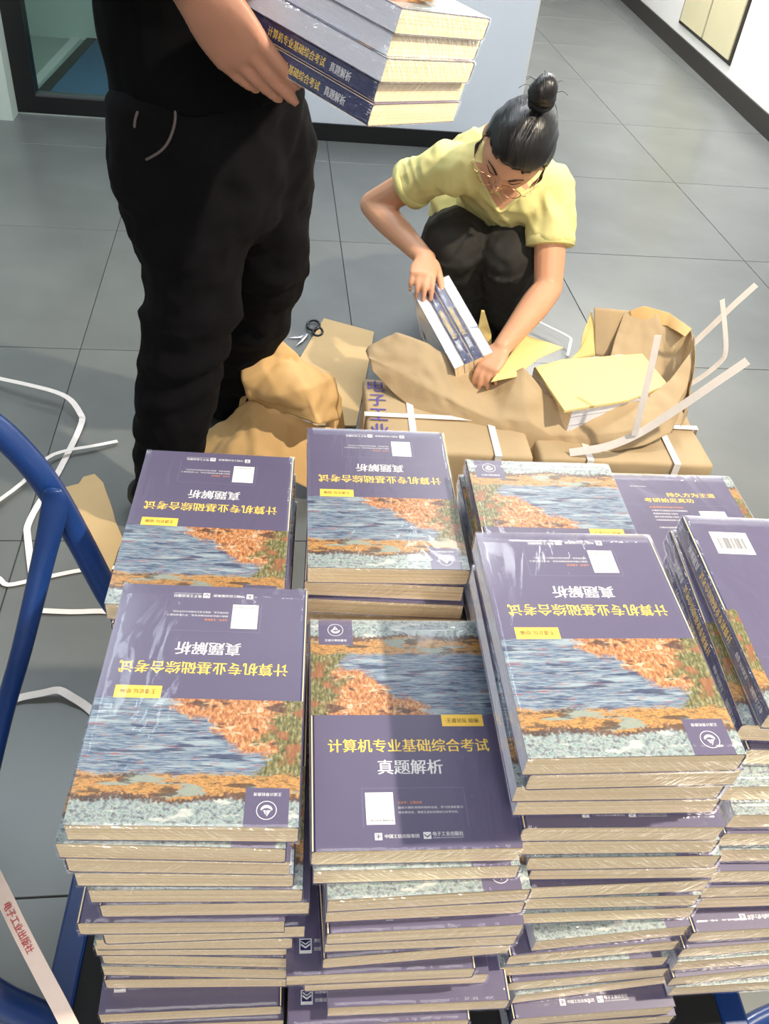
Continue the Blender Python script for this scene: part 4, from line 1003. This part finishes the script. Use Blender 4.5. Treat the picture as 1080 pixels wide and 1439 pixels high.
tube(bm, [onface(-.020, -.066, 0), onface(-.008, -.061, 0), onface(0, -.0625, 0), onface(.008, -.061, 0), onface(.020, -.066, 0)], [(.0012, .001), (.0042, .003), (.0042, .003), (.0042, .003), (.0012, .001)], seg=8, sub=4, ref=face)
tube(bm, [onface(-.018, -.067, 0), onface(0, -.073, 0), onface(.018, -.067, 0)], [(.0012, .001), (.0055, .0035), (.0012, .001)], seg=8, sub=5, ref=face)
wob('lips', mesh('lips', bm), M['lip'])
# glasses
gl = empty('glasses'); gl.parent = woman; gl.matrix_parent_inverse = wi
def gpart(name, bm, m, sm=True): o = obj(name, bm, m, gl, smooth=sm); return o
for s1 in (-1, 1):
    cc = Vector((s1*.033, .103, -.012)); pts = [M4 @ (cc+Vector((.024*math.cos(a), -.006*abs(math.cos(a)), .021*math.sin(a)))) for a in [2*PI*k/24 for k in range(25)]]
    bm = bmesh.new(); tube(bm, pts, [.0011]*25, seg=8, caps=False); gpart('rim', bm, M['gold_wire'])
    bm = bmesh.new(); ce = bm.verts.new(M4 @ (cc+Vector((0, .001, 0)))); vv_ = [bm.verts.new(p) for p in pts[:-1]]
    for k in range(24): bm.faces.new([ce, vv_[k], vv_[(k+1) % 24]])
    gpart('lens', bm, M['lens'])
    bm = bmesh.new(); tube(bm, [M4 @ Vector((s1*.057, .098, -.006)), M4 @ Vector((s1*.074, .085, -.004)), M4 @ Vector((s1*.079, .0, -.004))], [.0011]*3, seg=8, sub=4); gpart('temple', bm, M['gold_wire'])
bm = bmesh.new(); tube(bm, [M4 @ Vector((-.010, .104, -.008)), M4 @ Vector((0, .109, -.005)), M4 @ Vector((.010, .104, -.008))], [.0011]*3, seg=8, sub=4); gpart('bridge', bm, M['gold_wire'])

# books in her hand: four standing on edge, leaning out of the wrapping
e0 = P(594, 402, .385); e1 = P(650, 503, .315)       # top edge of the nearest cover, far to near
Ld = (e1-e0).normalized()
Td = (P(672, 500, .33)-P(632, 503, .315)); Td = (Td-Ld*Td.dot(Ld)).normalized()
Wd = Ld.cross(Td)
if Wd.z > 0: Wd = -Wd
for k in range(4):
    # local x (width) runs down, y along the length, z across the pack; spine or fore-edge up in turn
    Xd = Wd if k in (1, 2) else -Wd
    Yd = Ld if k == 0 else -Ld
    Zd = Xd.cross(Yd)
    cen = e0 + Ld*BL/2 + Wd*(BW/2) + Td*(-.030 + .0252*k)
    if Zd.dot(Td) < 0: cen = cen + Td*BT
    mw = Matrix(((Xd.x, Yd.x, Zd.x, cen.x), (Xd.y, Yd.y, Zd.y, cen.y), (Xd.z, Yd.z, Zd.z, cen.z), (0, 0, 0, 1)))
    make_book(None, 0, 'U', 'exam book on edge in the woman\'s hand, %s of the four' % ('leftmost', 'second from the left', 'third from the left', 'rightmost')[k], 'books in the woman\'s hand', mw=mw)

# ---- the standing man
man = empty('person', (-.47, 1.6, 0)); tag(man, 'standing man in black T-shirt and jeans, cropped at the chest, holding a pile of books', 'person')
mi_ = Matrix.Translation((.47, -1.6, 0))
def mob(name, me, m, smooth=True):
    o = link(name, me, m, man, smooth=smooth); o.matrix_parent_inverse = mi_; return o
f1 = Vector((-.50, 1.45, .09)); f2 = Vector((-.435, 1.84, .09))
k1 = Y(272, 400, 1.45); k2 = Y(368, 385, 1.66)
h1_ = Y(250, 195, 1.42); h2_ = Y(352, 200, 1.56)
pm = (h1_+h2_)/2+Vector((0, .0, .03))
print('man', k1, k2, h1_, h2_, pm)
fwd = Vector((.86, -.5, 0)).normalized(); lat = Vector((.5, .86, 0)).normalized()
waist = pm+Vector((-.01, 0, .17)); chest_m = waist+Vector((-.015, .0, .22)); neck_m = chest_m+Vector((-.01, 0, .24))
sh1 = neck_m-lat*.19+Vector((0, 0, -.06)); sh2 = neck_m+lat*.19+Vector((0, 0, -.06))
wrm = Y(262, -38, 1.11); elm = Y(150, -170, 1.16)
wr2 = Y(600, -75, 1.16); el2 = sh2+Vector((.14, -.10, -.28))
hm = head_c = neck_m+Vector((.02, -.01, .17))
print('wr', wrm, elm, wr2, sh1, sh2)
bm = bmesh.new()
Rm = Matrix((lat*-1, fwd, Vector((0, 0, 1)))).transposed(); Rm = Matrix((fwd.cross(Vector((0, 0, 1))), fwd, Vector((0, 0, 1)))).transposed()
MH = head_mesh(bm, hm, Rm, 1.0)
tube(bm, [neck_m+Vector((0, 0, -.06)), neck_m+Vector((0, 0, .08)), hm], [.066, .058, .06], sub=3)
tube(bm, [pm, waist, chest_m, neck_m+Vector((0, 0, -.05))], [(.15, .11), (.15, .11), (.17, .12), (.10, .08)], ref=fwd, sub=3)
for a_, b_, c2 in ((sh1, elm, wrm), (sh2, el2, wr2)):
    tube(bm, [neck_m.lerp(a_, .4)+Vector((0, 0, -.04)), a_, a_.lerp(b_, .5), b_], [.06, .056, .050, .045], sub=3)
    tube(bm, [b_, b_.lerp(c2, .35), c2], [.044, .045, .032], sub=3)
for h_, k_, a_ in ((h1_, k1, f1), (h2_, k2, f2)):
    tube(bm, [h_, k_, a_], [.075, .055, .04], sub=3)
# near hand: back of the hand towards us, fingers running down under the pile
tipm = hand(bm, wrm, (Y(318, 42, 1.105)-wrm), (-.66, -.62, .42), -1, 1.17, curls=(.10, .12, .16, .22), spread=-.05, thumb=(.9, 1.3), thumb_curl=.8, fl=.9)
hand(bm, wr2, Y(535, -22, 1.13)-wr2, (.1, -.1, 1), 1, 1.0, curls=(.35, .4, .4, .45), spread=.05, thumb=(.9, .8))
me = remeshed('body', bm, .0045, 3); mob('body', me, M['skin_m'])
bm = bmesh.new()
tube(bm, [pm+Vector((0, 0, -.10)), pm, pm+Vector((0, 0, .10)), waist], [(.145, .12), (.162, .132), (.158, .130), (.15, .125)], ref=fwd, sub=3, seg=24)
for h_, k_, a_ in ((h1_, k1, f1), (h2_, k2, f2)):
    tube(bm, [h_+Vector((0, 0, .02)), h_.lerp(k_, .45), k_, k_.lerp(a_, .5), a_+Vector((0, 0, .0))], [.112, .106, .088, .080, .066], sub=4, seg=20)
me = remeshed('jeans', bm, .008, 5)
displace(me, lambda c, n: .009*(.4-abs(noise.noise(Vector((c.x*9+c.z*5, c.y*9, c.z*15)))))+.008*noise.noise(Vector((c.x*11, c.y*11, c.z*13)))+.005*noise.noise(c*27)+.004*math.sin(c.z*70+5*noise.noise(c*6))*(1 if c.z < .55 else .3))
jn = mob('jeans', me, M['jeans'])
for a_ in (f1, f2):
    bm = bmesh.new(); tube(bm, [a_-fwd*.06+Vector((0, 0, -.045)), a_+fwd*.05+Vector((0, 0, -.045)), a_+fwd*.17+Vector((0, 0, -.055))], [(.042, .042), (.050, .040), (.042, .028)], ref=(0, 0, 1), sub=3)
    mob('shoe', mesh('shoe', bm), M['shoe'])
bm = bmesh.new()
tube(bm, [pm+Vector((0, 0, .055)), waist, waist+Vector((0, 0, .12)), chest_m+Vector((0, 0, .06)), neck_m+Vector((0, 0, -.03))], [(.172, .145), (.176, .150), (.18, .15), (.19, .14), (.09, .075)], ref=fwd, sub=4, seg=26, caps=False)
for a_, b_ in ((sh1, elm), (sh2, el2)):
    tube(bm, [neck_m.lerp(a_, .3)+Vector((0, 0, -.05)), a_, a_.lerp(b_, .6)], [.07, .078, .075], sub=3, caps=False)
tube(bm, [sh2, el2.lerp(sh2, .5), el2, el2.lerp(wr2, .85)], [.078, .074, .070, .056], sub=4, caps=True)
me = remeshed('t_shirt', bm, .008, 4)
displace(me, lambda c, n: .009*noise.noise(Vector((c.x*9, c.y*9, c.z*14)))+.003*noise.noise(c*25))
mob('t_shirt', me, M['shirt_b'])
g = bmesh.new(); bmesh.ops.create_uvsphere(g, u_segments=32, v_segments=24, radius=1)
for v in g.verts: v.co = Vector((v.co.x*.082, v.co.y*.104-.008, v.co.z*.115+.006))
bmesh.ops.delete(g, geom=[v for v in g.verts if v.co.z < -.04 or (v.co.y > .02 and v.co.z < .04)], context='VERTS')
g.transform(MH); me = bpy.data.meshes.new('hair'); g.to_mesh(me); g.free(); o = mob('hair', me, M['hair'])
sd = o.modifiers.new('s', 'SOLIDIFY'); sd.thickness = .006
# pocket and fly seams
_jt = skin_on(jn.data, 0, 0)
for nm, ln in (('pocket_seam', [(246, 150), (246, 168), (242, 186), (234, 203), (222, 215), (206, 224)]), ('side_seam', [(193, 158), (190, 168), (189, 178)])):
    pp = [hit(_jt, u, v, .001) for u, v in ln]; pp = [p for p in pp if p is not None]
    if len(pp) > 2:
        bm = bmesh.new(); tube(bm, pp, [.0022]*len(pp), sub=4, seg=8); mob(nm, mesh(nm, bm), M['stitch'])

# pile of books he holds
HC = Y(515, 178, 1.02)                               # nearest bottom corner of the pile
hyaw = math.radians(57)
WX = Vector((math.cos(hyaw), math.sin(hyaw), -.16)).normalized(); 
LY = Vector((-math.sin(hyaw), math.cos(hyaw), .16)); LY = (LY-WX*LY.dot(WX)).normalized(); ZU = WX.cross(LY)
for k in range(5):
    dx = (0, .004, -.003, .003, -.002)[k]
    cen = HC + WX*(BW/2+dx) + LY*(BL/2+dx) + ZU*(k*.0248)
    if k in (0, 1): X_, Y_ = WX, LY                  # spine to the left
    else: X_, Y_ = -WX, -LY
    mw = Matrix(((X_.x, Y_.x, ZU.x, cen.x), (X_.y, Y_.y, ZU.y, cen.y), (X_.z, Y_.z, ZU.z, cen.z), (0, 0, 0, 1)))
    make_book(None, 0, 'U', 'exam book %s in the pile held by the man' % ('at the bottom', 'second from the bottom', 'in the middle', 'second from the top', 'on top')[k], 'books held by the man', mw=mw)
